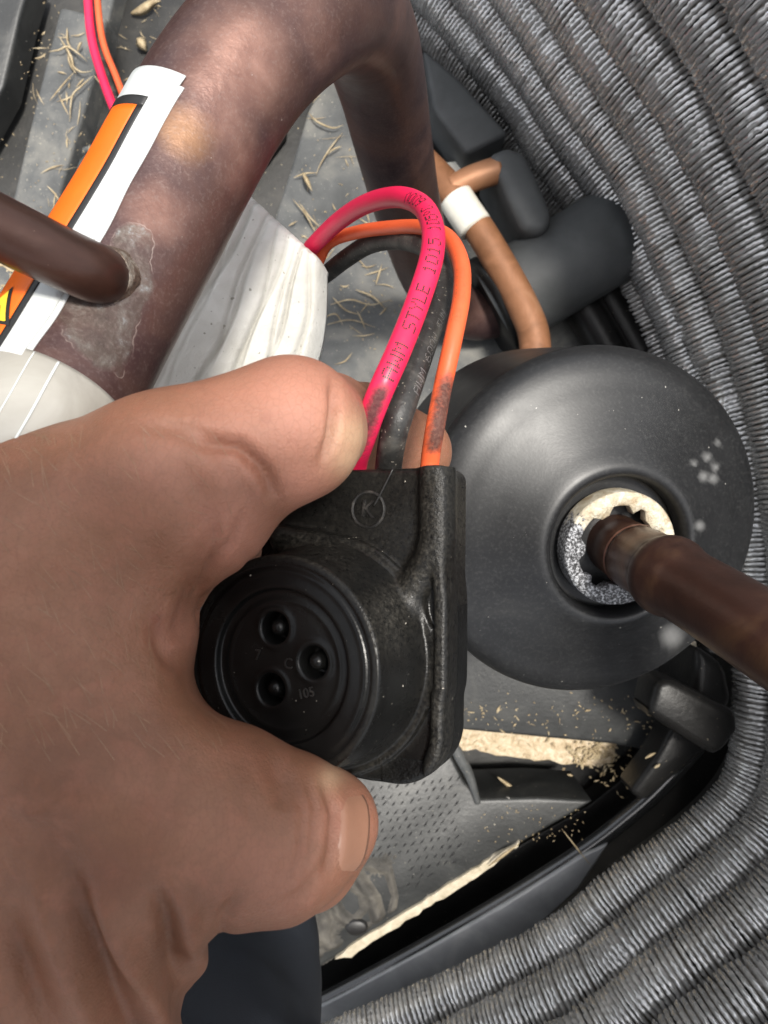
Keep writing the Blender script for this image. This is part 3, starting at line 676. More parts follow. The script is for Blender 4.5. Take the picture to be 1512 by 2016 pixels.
tri(s_t, 63, 9.5, PR + .80, 'triangle_border', M['black_ink']); tri(s_t, 63.5, 7.7, PR + .90, 'warning_triangle', M['yellow_ink'])
tri(s_t - 1, 60, 2.6, PR + 1.0, 'warning_mark', M['black_ink'])
for k, (ds, a0_, a1_, l_) in enumerate([(-9.5, 49, 62, 1.8), (-12.5, 54, 57, 4.5), (-17, 48, 51, 2.0), (-17, 53, 66, 2.0)]):
    wrap('lettering', s_t + ds, s_t + ds + l_, a0_, a1_, PR + .80, M['black_ink'], lab, 4, 6, thick=.1)
# side tube brazed in
tube('side_tube', [(-260, 322, 104, 4.75), (-120, 391, 109, 4.75), (0, 449, 114, 4.75), (110, 503, 119, 4.75), (180, 535, 124, 4.8), (206, 547, 131, 4.85), (214, 551, 136, 4.85)], None, M['copper_dark'], pp, n=90, seg=40)
be = spline(pxpath([(196, 542, 127.5), (207, 547.5, 130), (217, 552, 133)]), 14)
V, F = tube_geo(be, np.interp(np.linspace(0, 1, 14), [0, .3, .6, 1], [4.95, 5.2, 5.7, 6.9]), 40, True, lambda u, t: .10 * np.sin(7 * t + 3 * u) + .08 * np.sin(13 * t))
build('braze_collar', V, F, simple('braze_metal', [(.3, (.05, .032, .024)), (.5, (.14, .10, .075)), (.68, (.36, .33, .28))], 420, .42, .4, bst=.8, bsc=700, bd=.0008), pp)

# ================================================================== crinkled white sheet behind the pipe
n, m = 130, 110
TL, TR_, BR_, BL = P(440, 330, 196), P(640, 512, 210), P(560, 860, 225), P(190, 800, 200)
u = np.linspace(0, 1, n)[:, None, None]; v = np.linspace(0, 1, m)[None, :, None]
G = (1 - u) * (1 - v) * TL + u * (1 - v) * TR_ + u * v * BR_ + (1 - u) * v * BL
U, Vv = u[..., 0] * np.ones((1, m)), v[..., 0] * np.ones((n, 1))
bow = 4.0 * np.sin(np.pi * np.clip(Vv, 0, 1)) * U ** 2
G = G + bow[..., None] * np.array([1.0, .25, 0])
wr = np.zeros((n, m)); gr = np.zeros((n, m))
for (u0, sl_, wv_, am) in ((.30, -.10, .020, .9), (.40, .05, .012, .7), (.46, -.04, .016, 1.0), (.55, .06, .012, .8), (.63, -.05, .018, 1.2), (.70, .04, .012, .8), (.78, -.08, .016, 1.2), (.86, .05, .02, 1.1), (.22, .08, .014, .5)):
    c_ = u0 + sl_ * Vv + .018 * np.sin(9 * Vv + 20 * u0); k_ = np.exp(-((U - c_) / wv_) ** 2) * np.clip(1.2 - abs(Vv - .3 - .4 * random.random()) * 1.6, 0, 1)
    wr -= am * 1.2 * k_; gr = np.maximum(gr, k_)
wr += .16 * np.sin(U * 23 + 3 * np.sin(Vv * 7)) + .12 * np.sin(Vv * 31 + U * 9)
rnd = -7.0 * np.clip((U - .90) / .10, 0, 1) ** 2 - 4.0 * np.clip((.05 - Vv) / .05, 0, 1) ** 2
Gt = G + (wr + rnd)[..., None] * np.array([0, 0, 1.0])
gr = np.clip(gr * .9 + .8 * np.clip(Vv - .55, 0, 1), 0, 1)  # greyer along the wrinkles and towards the lower end
Vb = np.vstack([Gt.reshape(-1, 3), (Gt - [0, 0, 3.0]).reshape(-1, 3)]); q = n * m
i = np.arange(n - 1)[:, None] * m; j = np.arange(m - 1)[None]
Fq = np.stack([i + j, i + j + 1, i + m + j + 1, i + m + j], -1).reshape(-1, 4)
Fb = Fq.tolist() + (Fq[:, ::-1] + q).tolist()
for k in range(n - 1): Fb += [[k * m, (k + 1) * m, q + (k + 1) * m, q + k * m], [k * m + m - 1, q + k * m + m - 1, q + (k + 1) * m + m - 1, (k + 1) * m + m - 1]]
for k in range(m - 1): Fb += [[k, q + k, q + k + 1, k + 1], [(n - 1) * m + k, (n - 1) * m + k + 1, q + (n - 1) * m + k + 1, q + (n - 1) * m + k]]
tag(build('insulation_sheet', Vb, Fb, M['blanket'], None, True, {'greying': np.r_[gr.ravel(), gr.ravel()]}), 'crinkled white insulation sheet with dirty specks behind the copper pipe', 'insulation')

# plug axes, needed by the wires that enter it
n_ = np.array([-.42, 0.03, .907]); n_ /= np.linalg.norm(n_); v_ = np.array([0, 1.0, 0]) - n_ * n_[1]; v_ /= np.linalg.norm(v_); u_ = np.cross(v_, n_)
F0 = P(548, 1312, 130.0)
def loc(px, py, wv):
    """plug coordinates (u, v) of the pixel ray where it meets the plane w = wv"""
    o = np.array([0, 0, H]); dr = P(px, py, 100.) - o; t = ((F0 + n_ * wv - o) @ n_) / (dr @ n_); q = o + dr * t - F0
    return np.array([q @ u_, q @ v_])
def entry(px, dv, w=-20.5):
    """point of a wire's axis dv mm above the plug's top edge"""
    u0 = loc(px, 922, w)[0]; te = loc(760, 922, -16.0)[1]; q = F0 + u0 * u_ + (te + dv) * v_ + w * n_; d = H - q[2]
    return (756 + q[0] * FPX / d, 1008 - q[1] * FPX / d, d)
# ================================================================== wires
DOT = {'A': '01110 10001 10001 11111 10001 10001 10001', 'W': '10001 10001 10001 10101 10101 11011 10001', 'M': '10001 11011 10101 10101 10001 10001 10001', 'S': '01111 10000 10000 01110 00001 00001 11110',
       'T': '11111 00100 00100 00100 00100 00100 00100', 'Y': '10001 10001 01010 00100 00100 00100 00100', 'L': '10000 10000 10000 10000 10000 10000 11111', 'E': '11111 10000 10000 11110 10000 10000 11111',
       '1': '00100 01100 00100 00100 00100 00100 01110', '0': '01110 10001 10001 10001 10001 10001 01110', '5': '11111 10000 11110 00001 00001 10001 01110', '6': '00110 01000 10000 11110 10001 10001 01110',
       'C': '01110 10001 10000 10000 10000 10001 01110', 'V': '10001 10001 10001 10001 10001 01010 00100', ' ': '00000 00000 00000 00000 00000 00000 00000', '*': '01100 10010 10010 01100 00000 00000 00000',
       'U': '10001 10001 10001 10001 10001 10001 01110', 'R': '11110 10001 10001 11110 10100 10010 10001', 'N': '10001 11001 10101 10011 10001 10001 10001', 'X': '10001 01010 00100 00100 01010 01010 10001', '7': '11111 00001 00010 00100 01000 01000 01000', '/': '00001 00010 00010 00100 01000 01000 10000'}
def wire_print(text, C, r, s0, cw, ch, a0, mat, parent, dot=.8):
    """dot-matrix characters lying on the wire: s along it, angle across it"""
    s = np.r_[0, np.cumsum(np.linalg.norm(np.diff(C, axis=0), axis=1))]
    T, N, S = camframes(C); parts = []
    px = cw / 6.0; py = ch / 7.0
    def pt(sv, av):
        c, nn, ss = (np.array([np.interp(sv, s, A[:, k]) for k in range(3)]) for A in (C, N, S)); a = av / r
        return c + (r + .05) * (math.cos(a) * nn + math.sin(a) * ss)
    for k, chh in enumerate(text):
        for y, rowb in enumerate(DOT[chh].split()):
            for x, b in enumerate(rowb):
                if b == '0': continue
                sv = s0 + k * cw + x * px; av = a0 + (y - 3) * py * PS
                hx, hy = px * .5 * dot, py * .5 * dot
                parts.append((np.array([pt(sv - hx, av - hy), pt(sv + hx, av - hy), pt(sv + hx, av + hy), pt(sv - hx, av + hy)]), [[0, 1, 2, 3]]))
    V, F = merge(parts); return build('printed_lettering', V, F, mat, parent, False)
PS = 1.0
RED = [entry(697, -6), entry(699, 1), (716, 860, 139), (745, 780, 134), (785, 690, 135), (824, 590, 140), (851, 500, 145), (850, 440, 153), (826, 402, 162), (780, 388, 172), (720, 402, 185), (665, 437, 200), (618, 482, 215), (560, 540, 235), (440, 520, 300), (330, 380, 350), (262, 282, 372), (228, 222, 380), (196, 135, 395), (178, 60, 405), (170, -60, 415)]
BLK = [entry(764, -6), entry(765, 1), (776, 850, 139), (792, 800, 139), (830, 690, 147), (862, 600, 158), (868, 540, 166), (845, 490, 180), (790, 472, 195), (730, 480, 208), (680, 510, 220), (630, 548, 235), (560, 590, 260), (440, 540, 330), (330, 400, 378), (262, 280, 396), (222, 180, 405), (196, 80, 415), (186, -60, 425)]
ORG = [entry(845, -6), entry(846, 1), (857, 840, 138.5), (872, 760, 142), (894, 660, 144), (909, 580, 150), (907, 515, 157), (880, 466, 168), (830, 448, 182), (770, 448, 194), (700, 458, 206), (645, 480, 218), (590, 540, 236), (450, 500, 310), (330, 350, 360), (262, 232, 382), (228, 150, 395), (200, 70, 405), (187, -60, 415)]
def wire(name, pts, r, mat, label, n=220, dirt_shade=None):
    C = spline(pxpath(pts), n); V, F = tube_geo(C, r, 24)
    at = None
    if dirt_shade is not None:
        X = P2(V); d = np.full(len(V), -.6)
        for pl, wd, a in dirt_shade:
            dd, al = polydist(X, pl); d = np.maximum(d, a * np.exp(-(dd / wd) ** 2))
        d[(H - V[:, 2]) > 175] = -.6
        at = {'dirt_shade': d}
    o = build(name, V, F, mat, None, True, at); tag(o, label, 'wire', 'wires from the black plug'); return o, C
wr_, CR = wire('wire', RED, 2.28, M['wire_red'], 'thick red wire with black printing, looping highest above the plug', dirt_shade=[([(748, 775), (722, 840), (708, 880)], 17, 1.05), ([(745, 770), (740, 800)], 8, .8)])
wb_, CB = wire('wire', BLK, 2.55, M['wire_black'], 'thick black wire with white printing, between the red and orange wires')
wo_, CO = wire('wire', ORG, 1.75, M['wire_orange'], 'thin orange wire with sooty lower end, rightmost from the plug', dirt_shade=[([(880, 760), (868, 830), (858, 872)], 22, 1.05), ([(866, 790), (850, 880)], 14, .95)])
def s_px(C, py):
    X = P2(C); s = np.r_[0, np.cumsum(np.linalg.norm(np.diff(C, axis=0), axis=1))]; k = np.argmin(np.abs(X[:90, 1] - py)); return s[k]
wire_print('AWM STYLE 1015 105*C 600V', CR, 2.28, s_px(CR, 742), 2.28, 2.7, 0.15, M['black_ink'], wr_)
wire_print('AWM 600V SUN', CB, 2.55, s_px(CB, 780), 2.05, 1.7, 1.7, M['white_ink'], wb_, .6)
wire_print('TEW 105*C 7/0', CO, 1.75, s_px(CO, 646), 1.25, 1.9, -.3, M['faint_ink'], wo_, .75)

# ================================================================== moulded plug
HB = 16.0                                   # barrel height over the plate
lo = np.array([-29., -30., -31.]); hi = np.array([33., 41., 2.5]); hh = .36
Q = grid(lo, hi, hh); qu, qv, qw = Q[..., 0], Q[..., 1], Q[..., 2]
rr = np.hypot(qu, qv)
def rbox(x, y, x0, x1, y0, y1, r):
    dx = np.abs(x - (x0 + x1) / 2) - (x1 - x0) / 2 + r; dy = np.abs(y - (y0 + y1) / 2) - (y1 - y0) / 2 + r
    return np.hypot(np.clip(dx, 0, None), np.clip(dy, 0, None)) + np.minimum(np.maximum(dx, dy), 0) - r
def extr(d2, w0, w1, r=.8):
    dw = np.abs(qw - (w0 + w1) / 2) - (w1 - w0) / 2 + r; d = d2 + r
    return np.hypot(np.clip(d, 0, None), np.clip(dw, 0, None)) + np.minimum(np.maximum(d, dw), 0) - r
def seg2(pts):
    best = np.full(qu.shape, 1e9)
    for a, b in zip(pts[:-1], pts[1:]):
        ab = b - a; t = np.clip(((qu - a[0]) * ab[0] + (qv - a[1]) * ab[1]) / (ab @ ab), 0, 1)
        best = np.minimum(best, np.hypot(qu - a[0] - t * ab[0], qv - a[1] - t * ab[1]))
    return best
RE = loc(912, 1200, -HB - 8)[0]; TE = loc(760, 922, -HB)[1]; BE = loc(800, 1551, -HB)[1]
top2 = rbox(qu, qv, -15, RE, -6, TE, 2.2)
low2 = smin(rr - 22.6, rbox(qu, qv, 0, RE, BE, 20, 10.5), 3.0)
outl = smin(top2, low2, 2.0)
f = extr(outl, -HB - 10.0, -HB, 1.2)
# flared barrel standing on the plate
rb = 18.9 + 2.7 * np.clip((-qw - 3.5) / (HB - 2), 0, 1) ** 1.35
barrel = smax(rr - rb, np.maximum(qw - 0, -HB - 3 - qw), .7)
f = smin(f, barrel, .9)
f = smin(f, extr(rr - 22.5, -HB - 4, -HB + 1.2, .5), .4)
# raised lip along the right side and the bottom corner
lip = np.abs(outl + 1.25) - 1.25
lipm = smax(extr(lip, -HB - 4, -HB + 2.3, .9), np.minimum(20.5 - qu, 99), 1.2)
f = smin(f, lipm, .5)
# conduits of the outer wires: right one bends in towards the barrel, left one hugs it
cpth = [loc(858, 915, -HB), loc(858, 1060, -HB), loc(848, 1100, -HB), loc(808, 1165, -HB), loc(795, 1240, -HB)]
cd = seg2(cpth); wdt = 2.7 + 1.0 * np.clip((14 - qv) / 12, 0, 1)
f = smin(f, np.maximum(np.hypot(cd, (qw + HB + .8) * .95) - wdt - .6, qv - TE), 1.0)
lp = [loc(540, 1060, -HB + 4), loc(610, 1072, -HB + 4), loc(668, 1108, -HB + 4), loc(715, 1160, -HB + 3), loc(745, 1215, -HB + 2)]
f = smin(f, np.hypot(seg2(lp), qw + HB - 1.0) - 2.6, 1.2)
# cheek of the upper left block under the finger

# curved rib right of the barrel
cr = [loc(848, 1238, -HB), loc(860, 1262, -HB), loc(861, 1320, -HB), loc(850, 1385, -HB)]
f = smin(f, np.hypot(seg2(cr), qw + HB - .3) - .8, .5)
# recessed face with rings
rec = smax(rr - 13.0, -(qw + 1.6), .5); f = smax(f, -rec, .5)
ring = lambda r0, wv, a: np.hypot(rr - r0, qw - wv) - a
f = smin(f, ring(16.3, -.1, .32), .4)
f = smin(f, ring(11.0, -1.7, .3), .4); f = smax(f, -ring(17.0, .05, .35), .3)
# terminal wells with rounded bosses
WELLR = 2.6
PINS = [loc(541, 1236, -1.6), loc(617, 1304, -1.6), loc(534, 1357, -1.6)]
for p in PINS:
    pr = np.hypot(qu - p[0], qv - p[1])
    f = smin(f, np.hypot(pr - 3.3, qw + 1.75) - .42, .5)
    f = smax(f, -smax(pr - WELLR, -(qw + 6.0), .4), .5)
    boss = np.maximum(np.hypot(pr, np.clip(qw + 3.2, 0, None)) - 1.55, -8.5 - qw); f = smin(f, boss, .5)
    pass
VL, FL = surface_nets(f, lo, hh); VL = relax(VL, FL, 1, .4)
Vw = F0 + VL[:, :1] * u_ + VL[:, 1:2] * v_ + VL[:, 2:] * n_
def vseg(pts, w_):
    d = np.full(len(VL), 1e9)
    for a, b in zip(pts[:-1], pts[1:]):
        ab = b - a; t = np.clip(((VL[:, :2] - a) @ ab) / (ab @ ab), 0, 1); d = np.minimum(d, np.linalg.norm(VL[:, :2] - a - t[:, None] * ab, axis=1))
    return np.exp(-(d / w_) ** 2)
vr = np.hypot(VL[:, 0], VL[:, 1])
dust = np.maximum.reduce([.95 * vseg(lp, 3.2) * (vr > 18), .9 * vseg(cpth, 3.4), .75 * np.exp(-((VL[:, 0] - RE + 1.2) / 1.6) ** 2) * (VL[:, 2] > -HB - 3), .45 * np.exp(-((vr - 21.8) / 1.2) ** 2), .25 * (VL[:, 1] > 10) * (vr > 22)])
dust *= (vr > 18.4)
dust = np.maximum(dust, .35 * np.exp(-((vr - 18.2) / .4) ** 2))
grit = np.maximum.reduce([.9 * np.exp(-((VL[:, 0] - RE + 1.2) / 1.8) ** 2), .55 * dust, .9 * ((VL[:, 0] > 12) & (VL[:, 1] < BE + 5))])
grit *= (vr > 18.6)
plug = thing('terminal_plug', 'black rubber compressor terminal plug with three pin sockets, held in the hand', 'plug', F0 - n_ * 28)
build('plug_body', Vw, FL, M['rubber'], plug, True, {'dust': dust, 'grit': grit})
def text_geo(txt, size, ext):
    cu = bpy.data.curves.new('t', 'FONT'); cu.body = txt; cu.size = size; cu.extrude = ext; cu.align_x = 'CENTER'; cu.align_y = 'CENTER'; cu.resolution_u = 3
    o = bpy.data.objects.new('t', cu); COL.objects.link(o); dg = bpy.context.evaluated_depsgraph_get(); me = o.evaluated_get(dg).to_mesh()
    V = np.array([v.co[:] for v in me.vertices]); F = [list(p.vertices) for p in me.polygons]; o.to_mesh_clear(); bpy.data.objects.remove(o); bpy.data.curves.remove(cu); return V, F
def on_plug(V, c, wv, rot=0):
    a = R(rot); x = V[:, 0] * math.cos(a) - V[:, 1] * math.sin(a); y = V[:, 0] * math.sin(a) + V[:, 1] * math.cos(a)
    return F0 + (c[0] + x)[:, None] * u_ + (c[1] + y)[:, None] * v_ + (wv + V[:, 2])[:, None] * n_
M['emb'] = simple('scuffed_black_rubber', [(.3, (.008, .008, .008)), (.55, (.018, .017, .016)), (.75, (.055, .05, .045))], 500, .34)
lc = loc(724, 1003, -HB + .1)
th = np.linspace(0, 2 * np.pi, 49)[:-1]
ringC = np.c_[3.25 * np.cos(th), 3.25 * np.sin(th), np.zeros(48)]; ringC = np.vstack([ringC, ringC[:2]])
V1, F1 = tube_geo(ringC, .32, 10, False)
V2, F2 = text_geo('K', 4.6, .28); V2 = V2 + [0.1, 0, .1]
V3, F3 = tube_geo(spline([(1.2, .6, .15), (2.6, 2.9, .2), (4.6, 6.6, .2), (5.0, 7.4, .1)], 14), .22, 8)
V, F = merge([(V1, F1), (V2, F2)]); emb = build('emblem', on_plug(V, lc, -HB, -8), F, M['emb'], plug, False)
build('mould_line', on_plug(V3, lc, -HB, 0), F3, M['emb'], plug)
for txt, px, py, sz, rot in (('C', 568, 1307, 2.6, 0), ('105', 603, 1365, 2.3, 15), ('7', 508, 1290, 2.6, 0)):
    V, F = text_geo(txt, sz, .12); build('raised_lettering', on_plug(V, loc(px, py, -1.6), -1.5, rot), F, M['rubber'] if False else M['emb'], plug, False)

# ================================================================== the hand
def hp(px, py, d, r): return P(px, py, d), r * d / FPX
def chain(Q, pts, k=2.5):
    out = None
    for a, b in zip(pts[:-1], pts[1:]):
        (A, ra), (B, rb_) = hp(*a), hp(*b); d = sd_cone(Q, A, B, ra, rb_)
        out = d if out is None else smin(out, d, k)
    return out
hs = .75
lo = np.array([-118., -138., 300.]); hi = np.array([16., 28., 420.])
Q = grid(lo, hi, hs)
palm = chain(Q, [(30, 1165, 126, 290), (120, 1440, 126, 305), (20, 1760, 128, 330), (-260, 2160, 140, 330), (-700, 2700, 160, 360)], 8)
index = chain(Q, [(40, 1080, 124, 205), (330, 950, 121, 170), (572, 846, 122, 142)], 4)
index = smin(index, chain(Q, [(572, 846, 123, 136), (644, 832, 150, 97)], 3), 2.2)
index = smin(index, chain(Q, [(644, 832, 151, 96), (716, 852, 170, 92), (812, 890, 178, 78)], 3), 1.6)
base_ = chain(Q, [(120, 1110, 128, 210), (400, 1010, 128, 128)], 4)
thumb = chain(Q, [(80, 1800, 128, 260), (322, 1602, 119, 218), (548, 1640, 121, 160)], 6)
thumb = smin(thumb, chain(Q, [(548, 1640, 122, 158), (640, 1622, 126, 106)], 4), 3)
thumb = smin(thumb, chain(Q, [(500, 1660, 124, 150), (606, 1690, 128, 100)], 4), 3)
wrist = chain(Q, [(60, 1820, 130, 240), (130, 1840, 128, 225), (120, 2120, 132, 205), (-60, 2560, 150, 260)], 6)
middle = chain(Q, [(60, 1130, 148, 180), (500, 930, 156, 118), (700, 900, 172, 92), (800, 905, 180, 74)], 3)
ringf = chain(Q, [(40, 1180, 168, 170), (440, 1010, 176, 112), (620, 1020, 192, 92), (660, 1120, 196, 78)], 3)
pinky = chain(Q, [(20, 1240, 184, 150), (380, 1090, 192, 96), (540, 1110, 204, 82), (560, 1190, 206, 70)], 3)
f = smin(palm, index, 9); f = smin(f, base_, 7); f = smin(f, thumb, 7); f = smin(f, wrist, 8)
under = np.minimum(np.minimum(middle, ringf), pinky)
f = smin(f, under, 1.5)
# web of skin between thumb and finger: hollow it towards the plug
f = smax(f, -(sd_cone(Q, P(444, 1318, 105), P(486, 1318, 170), 6.5, 9.0)), 5)
VH, FH = surface_nets(f, lo, hs); VH = relax(VH, FH, 3, .5)
NH = vnormals(VH, FH)
if ((VH - VH.mean(0)) * NH).sum() < 0: NH = -NH
X = P2(VH); up = NH[:, 2] > -.25; near = (H - VH[:, 2]) < 150
h = np.zeros(len(VH)); crease_shade = np.zeros(len(VH))
def line(pts, wd, amp, col=0.0, taper=True, only=None):
    d, al = polydist(X, pts); k = np.exp(-(d / wd) ** 2) * (np.sin(np.pi * np.clip(al, .02, .98)) ** .6 if taper else 1) * up * near
    h[:] += amp * k
    if col: crease_shade[:] = np.maximum(crease_shade, col * k)
# tendons and hollows at the wrist
line([(60, 1720), (110, 1850), (170, 2020), (220, 2150)], 34, 1.5); line([(180, 1740), (235, 1850), (300, 1990), (350, 2100)], 32, 2.0)
line([(330, 1730), (360, 1800), (385, 1900), (395, 1960)], 26, 1.1)
line([(130, 1700), (180, 1830), (240, 1960), (300, 2100)], 26, -1.5, .12); line([(310, 1740), (335, 1850), (358, 1950)], 24, -1.5, .12); line([(0, 1780), (60, 1930), (110, 2050)], 28, -1.3, .1)
line([(0, 1500), (120, 1560), (280, 1570)], 60, .8); line([(30, 1590), (100, 1600)], 12, .5)
# folds at the finger knuckle and base
line([(655, 745), (662, 800), (655, 860), (630, 918)], 10, -1.3, .9); line([(392, 868), (470, 880), (520, 930), (548, 990)], 15, -1.7, .7)
line([(250, 832), (340, 845), (420, 880), (470, 940), (500, 1000)], 18, -.5, .35); line([(300, 830), (380, 840), (450, 870), (500, 915)], 9, -.32, .3)
line([(330, 880), (390, 960), (415, 1060), (400, 1150)], 28, -.6, .3); line([(390, 1130), (370, 1210), (345, 1270)], 22, -.9, .4)
line([(480, 1010), (455, 1070), (410, 1130), (395, 1190)], 9, -.45, .4); line([(430, 1000), (425, 1090), (395, 1180), (375, 1250)], 8, -.4, .35)
line([(300, 1220), (330, 1280), (360, 1320)], 20, -.9, .45)
# thumb creases and nail fold
line([(640, 1545), (664, 1600), (660, 1660), (642, 1730)], 11, -1.0, .8); line([(600, 1520), (622, 1590), (615, 1670), (590, 1740)], 9, -.5, .5); line([(580, 1530), (600, 1600), (592, 1680), (565, 1750)], 8, -.45, .4)
line([(640, 1700), (600, 1760), (540, 1790)], 14, -.6, .35); line([(530, 1480), (560, 1540), (560, 1600)], 26, -.7, .3)
line([(470, 1760), (440, 1820), (425, 1850)], 16, -.8, .3)
# random fine skin folds
for _ in range(70):
    x, y = random.uniform(0, 520), random.uniform(880, 1950); a = random.gauss(1.9, .5); L_ = random.uniform(30, 90)
    line([(x, y), (x + L_ * .5 * math.cos(a) + random.uniform(-6, 6), y + L_ * .5 * math.sin(a)), (x + L_ * math.cos(a), y + L_ * math.sin(a))], random.uniform(7, 12), random.uniform(-.16, .1))
VH = VH + NH * (h * 1.6)[:, None]
def spots(L):
    o = np.zeros(len(VH))
    for (x, y, r, a) in L: o = np.maximum(o, a * np.exp(-(((X - [x, y]) / r) ** 2).sum(1)))
    return o * near
rosy = spots([(590, 800, 150, 1), (480, 860, 130, .8), (460, 1050, 90, .9), (360, 1240, 60, .6), (600, 950, 70, .9), (690, 1620, 70, .6), (560, 1740, 90, .4), (330, 900, 120, .45)])
pale = np.clip(spots([(700, 860, 45, 1), (690, 900, 40, .9), (652, 1528, 26, .75)]) , 0, 1)
mole = spots([(312, 1220, 13, 1), (318, 1235, 12, .8), (525, 822, 9, .6), (655, 842, 3, 1), (300, 1600, 40, .25), (220, 1720, 45, .3)])
hand = build('hand', VH, FH, M['skin'], None, True, {'rosy': rosy, 'pale': pale, 'mole': mole, 'crease_shade': np.clip(crease_shade, 0, 1)})
tag(hand, 'left hand with thumb and bent fingers gripping the black plug', 'hand')
# fine hairs on the back of the hand
hv, hf = [], []
cand = np.where((X[:, 0] > -40) & (X[:, 0] < 470) & (X[:, 1] > 860) & (X[:, 1] < 1500) & (NH[:, 2] > .1) & near)[0]
for vi in RNG.choice(cand, 260, replace=False):
    p, no = VH[vi], NH[vi]; dr = np.array([-.55, .75, 0]) + RNG.normal(0, .25, 3); dr -= no * dr.dot(no); dr /= np.linalg.norm(dr); L_ = RNG.uniform(2.5, 6.5)
    sd = np.cross(dr, no) * .035; k = len(hv)
    q = [p - no * .1, p + dr * L_ * .5 + no * .45, p + dr * L_ + no * .55]
    hv += [q[0] - sd, q[0] + sd, q[1] - sd * .8, q[1] + sd * .8, q[2]]; hf += [[k, k + 1, k + 3, k + 2], [k + 2, k + 3, k + 4]]
kind(build('body_hair', np.array(hv), hf, simple('fine_body_hair', [(.3, (.16, .09, .05)), (.7, (.34, .22, .13))], 300, .4), hand, False), 'stuff')
# thumbnail: thin curved plate seated on the skin
bvh = BVHTree.FromPolygons([Vector(v) for v in VH], FH.tolist())
def hit(px, py):
    o = Vector((0, 0, H)); d = Vector(P(px, py, 100.)) - o; d.normalize(); r = bvh.ray_cast(o, d); return r
nl = []; nu, nv = 14, 22
for j in range(nv):
    t = j / (nv - 1)
    e_ = math.sqrt(1 - .93 * abs(2 * t - 1) ** 2.6); cx_ = 697 - 13 * t + 5 * math.sin(math.pi * t)
    xl = cx_ - 33 * e_; yl = 1562 + t * 166
    xr = cx_ + 30 * e_; yr = 1556 + t * 166
    for i in range(nu):
        q = i / (nu - 1); r = hit(xl + (xr - xl) * q, yl + (yr - yl) * q)
        p, no = (r[0], r[1]) if r[0] is not None else (None, None); nl.append((p, no))
ok = [x for x in nl if x[0] is not None]
if len(ok) == len(nl):
    A = np.array([x[0] for x in nl]); Nn = np.array([x[1] for x in nl]); Nn[Nn[:, 2] < 0] *= -1
    A = A.reshape(nv, nu, 3)
    for _ in range(2): A[1:-1, 1:-1] = .25 * (A[:-2, 1:-1] + A[2:, 1:-1] + A[1:-1, :-2] + A[1:-1, 2:])
    A = A.reshape(-1, 3); nav = Nn.mean(0); nav /= np.linalg.norm(nav)
    e = np.array([[min(1, 5 * min(i / (nu - 1), .35), 6 * min(j / (nv - 1), 1 - j / (nv - 1))) for i in range(nu)] for j in range(nv)]).ravel()
    top = A + Nn * (-.07 + .27 * e)[:, None]; bot = A - Nn * .6
    V = np.vstack([top, bot]); q = nu * nv; F = []
    for j in range(nv - 1):
        for i in range(nu - 1):
            a = j * nu + i; F += [[a, a + 1, a + nu + 1, a + nu], [q + a, q + a + nu, q + a + nu + 1, q + a + 1]]
    for j in range(nv - 1): a = j * nu; F += [[a, a + nu, q + a + nu, q + a], [a + nu - 1, q + a + nu - 1, q + a + 2 * nu - 1, a + 2 * nu - 1]]
    for i in range(nu - 1): F += [[i, q + i, q + i + 1, i + 1], [(nv - 1) * nu + i, (nv - 1) * nu + i + 1, q + (nv - 1) * nu + i + 1, q + (nv - 1) * nu + i]]
    build('thumbnail', V, F, M['nail'], hand)

# ================================================================== trouser leg at the lower edge
def folds(u, t): return 3.0 * np.sin(9 * u + 2 * np.sin(t)) * np.cos(t * 2 + 4 * u) + 2.0 * np.sin(3 * t + 14 * u)
tl, _ = tube('trouser_leg', [(440, 1770, 300, 8), (475, 1815, 285, 24), (462, 1890, 270, 28), (440, 1990, 255, 32), (400, 2150, 235, 36), (380, 2500, 200, 40)], None, M['navy'], None, n=90, seg=60, wob=folds)
tag(tl, 'navy blue trouser leg below the hand at the lower edge', 'trousers')

# ================================================================== dry grass
def blade(pts, w0, d0, seed):
    C = spline(pxpath(pts), 16); T, N, S = camframes(C); n = len(C); tt = np.linspace(0, 1, n); wv = w0 * np.clip(np.sin(np.pi * np.clip(tt * .9 + .08, 0, 1)), .25, 1)
    V = np.vstack([C - S * wv[:, None], C + N * (wv * .5)[:, None], C + S * wv[:, None], C - N * .2]); F = []
    for a in range(4):
        b = (a + 1) % 4
        F += [[a * n + i, a * n + i + 1, b * n + i + 1, b * n + i] for i in range(n - 1)]
    F += [[0, n, 2 * n, 3 * n], [n - 1, 4 * n - 1, 3 * n - 1, 2 * n - 1]]
    return V, F
def straw(name, lists, d, w, label, cat='dry grass'):
    parts = [blade([(x, y, d - (1.5 if k in (0, len(l) - 1) else random.uniform(2, 4))) for k, (x, y) in enumerate(l)], w * random.uniform(.7, 1.2), d, 0) for l in lists]
    V, F = merge(parts); return tag(build(name, V, F, M['straw']), label, cat)
straw('dry_grass', [[(96, 102), (118, 98), (133, 92), (160, 110), (172, 122)], [(132, 55), (134, 85), (150, 105)], [(118, 74), (140, 112), (144, 130), (160, 142), (180, 140)], [(133, 100), (138, 126), (150, 145)], [(182, 150), (160, 170), (142, 190), (137, 240)], [(165, 155), (150, 172)], [(152, 102), (158, 86), (162, 84)], [(98, 198), (130, 160), (148, 140)]], 461, .7, 'tuft of dry grass lying on the dusty grey bar beside the red wire')
straw('dry_leaf', [[(258, 27), (280, 20), (300, 6), (316, 2)]], 481, 3.4, 'pale dry leaf on the black pan above the white label', 'leaf')
straw('dry_leaf', [[(270, 76), (276, 82), (282, 92), (288, 100)]], 481, 3.0, 'small curled dry leaf between the label top and the pale leaf', 'leaf')
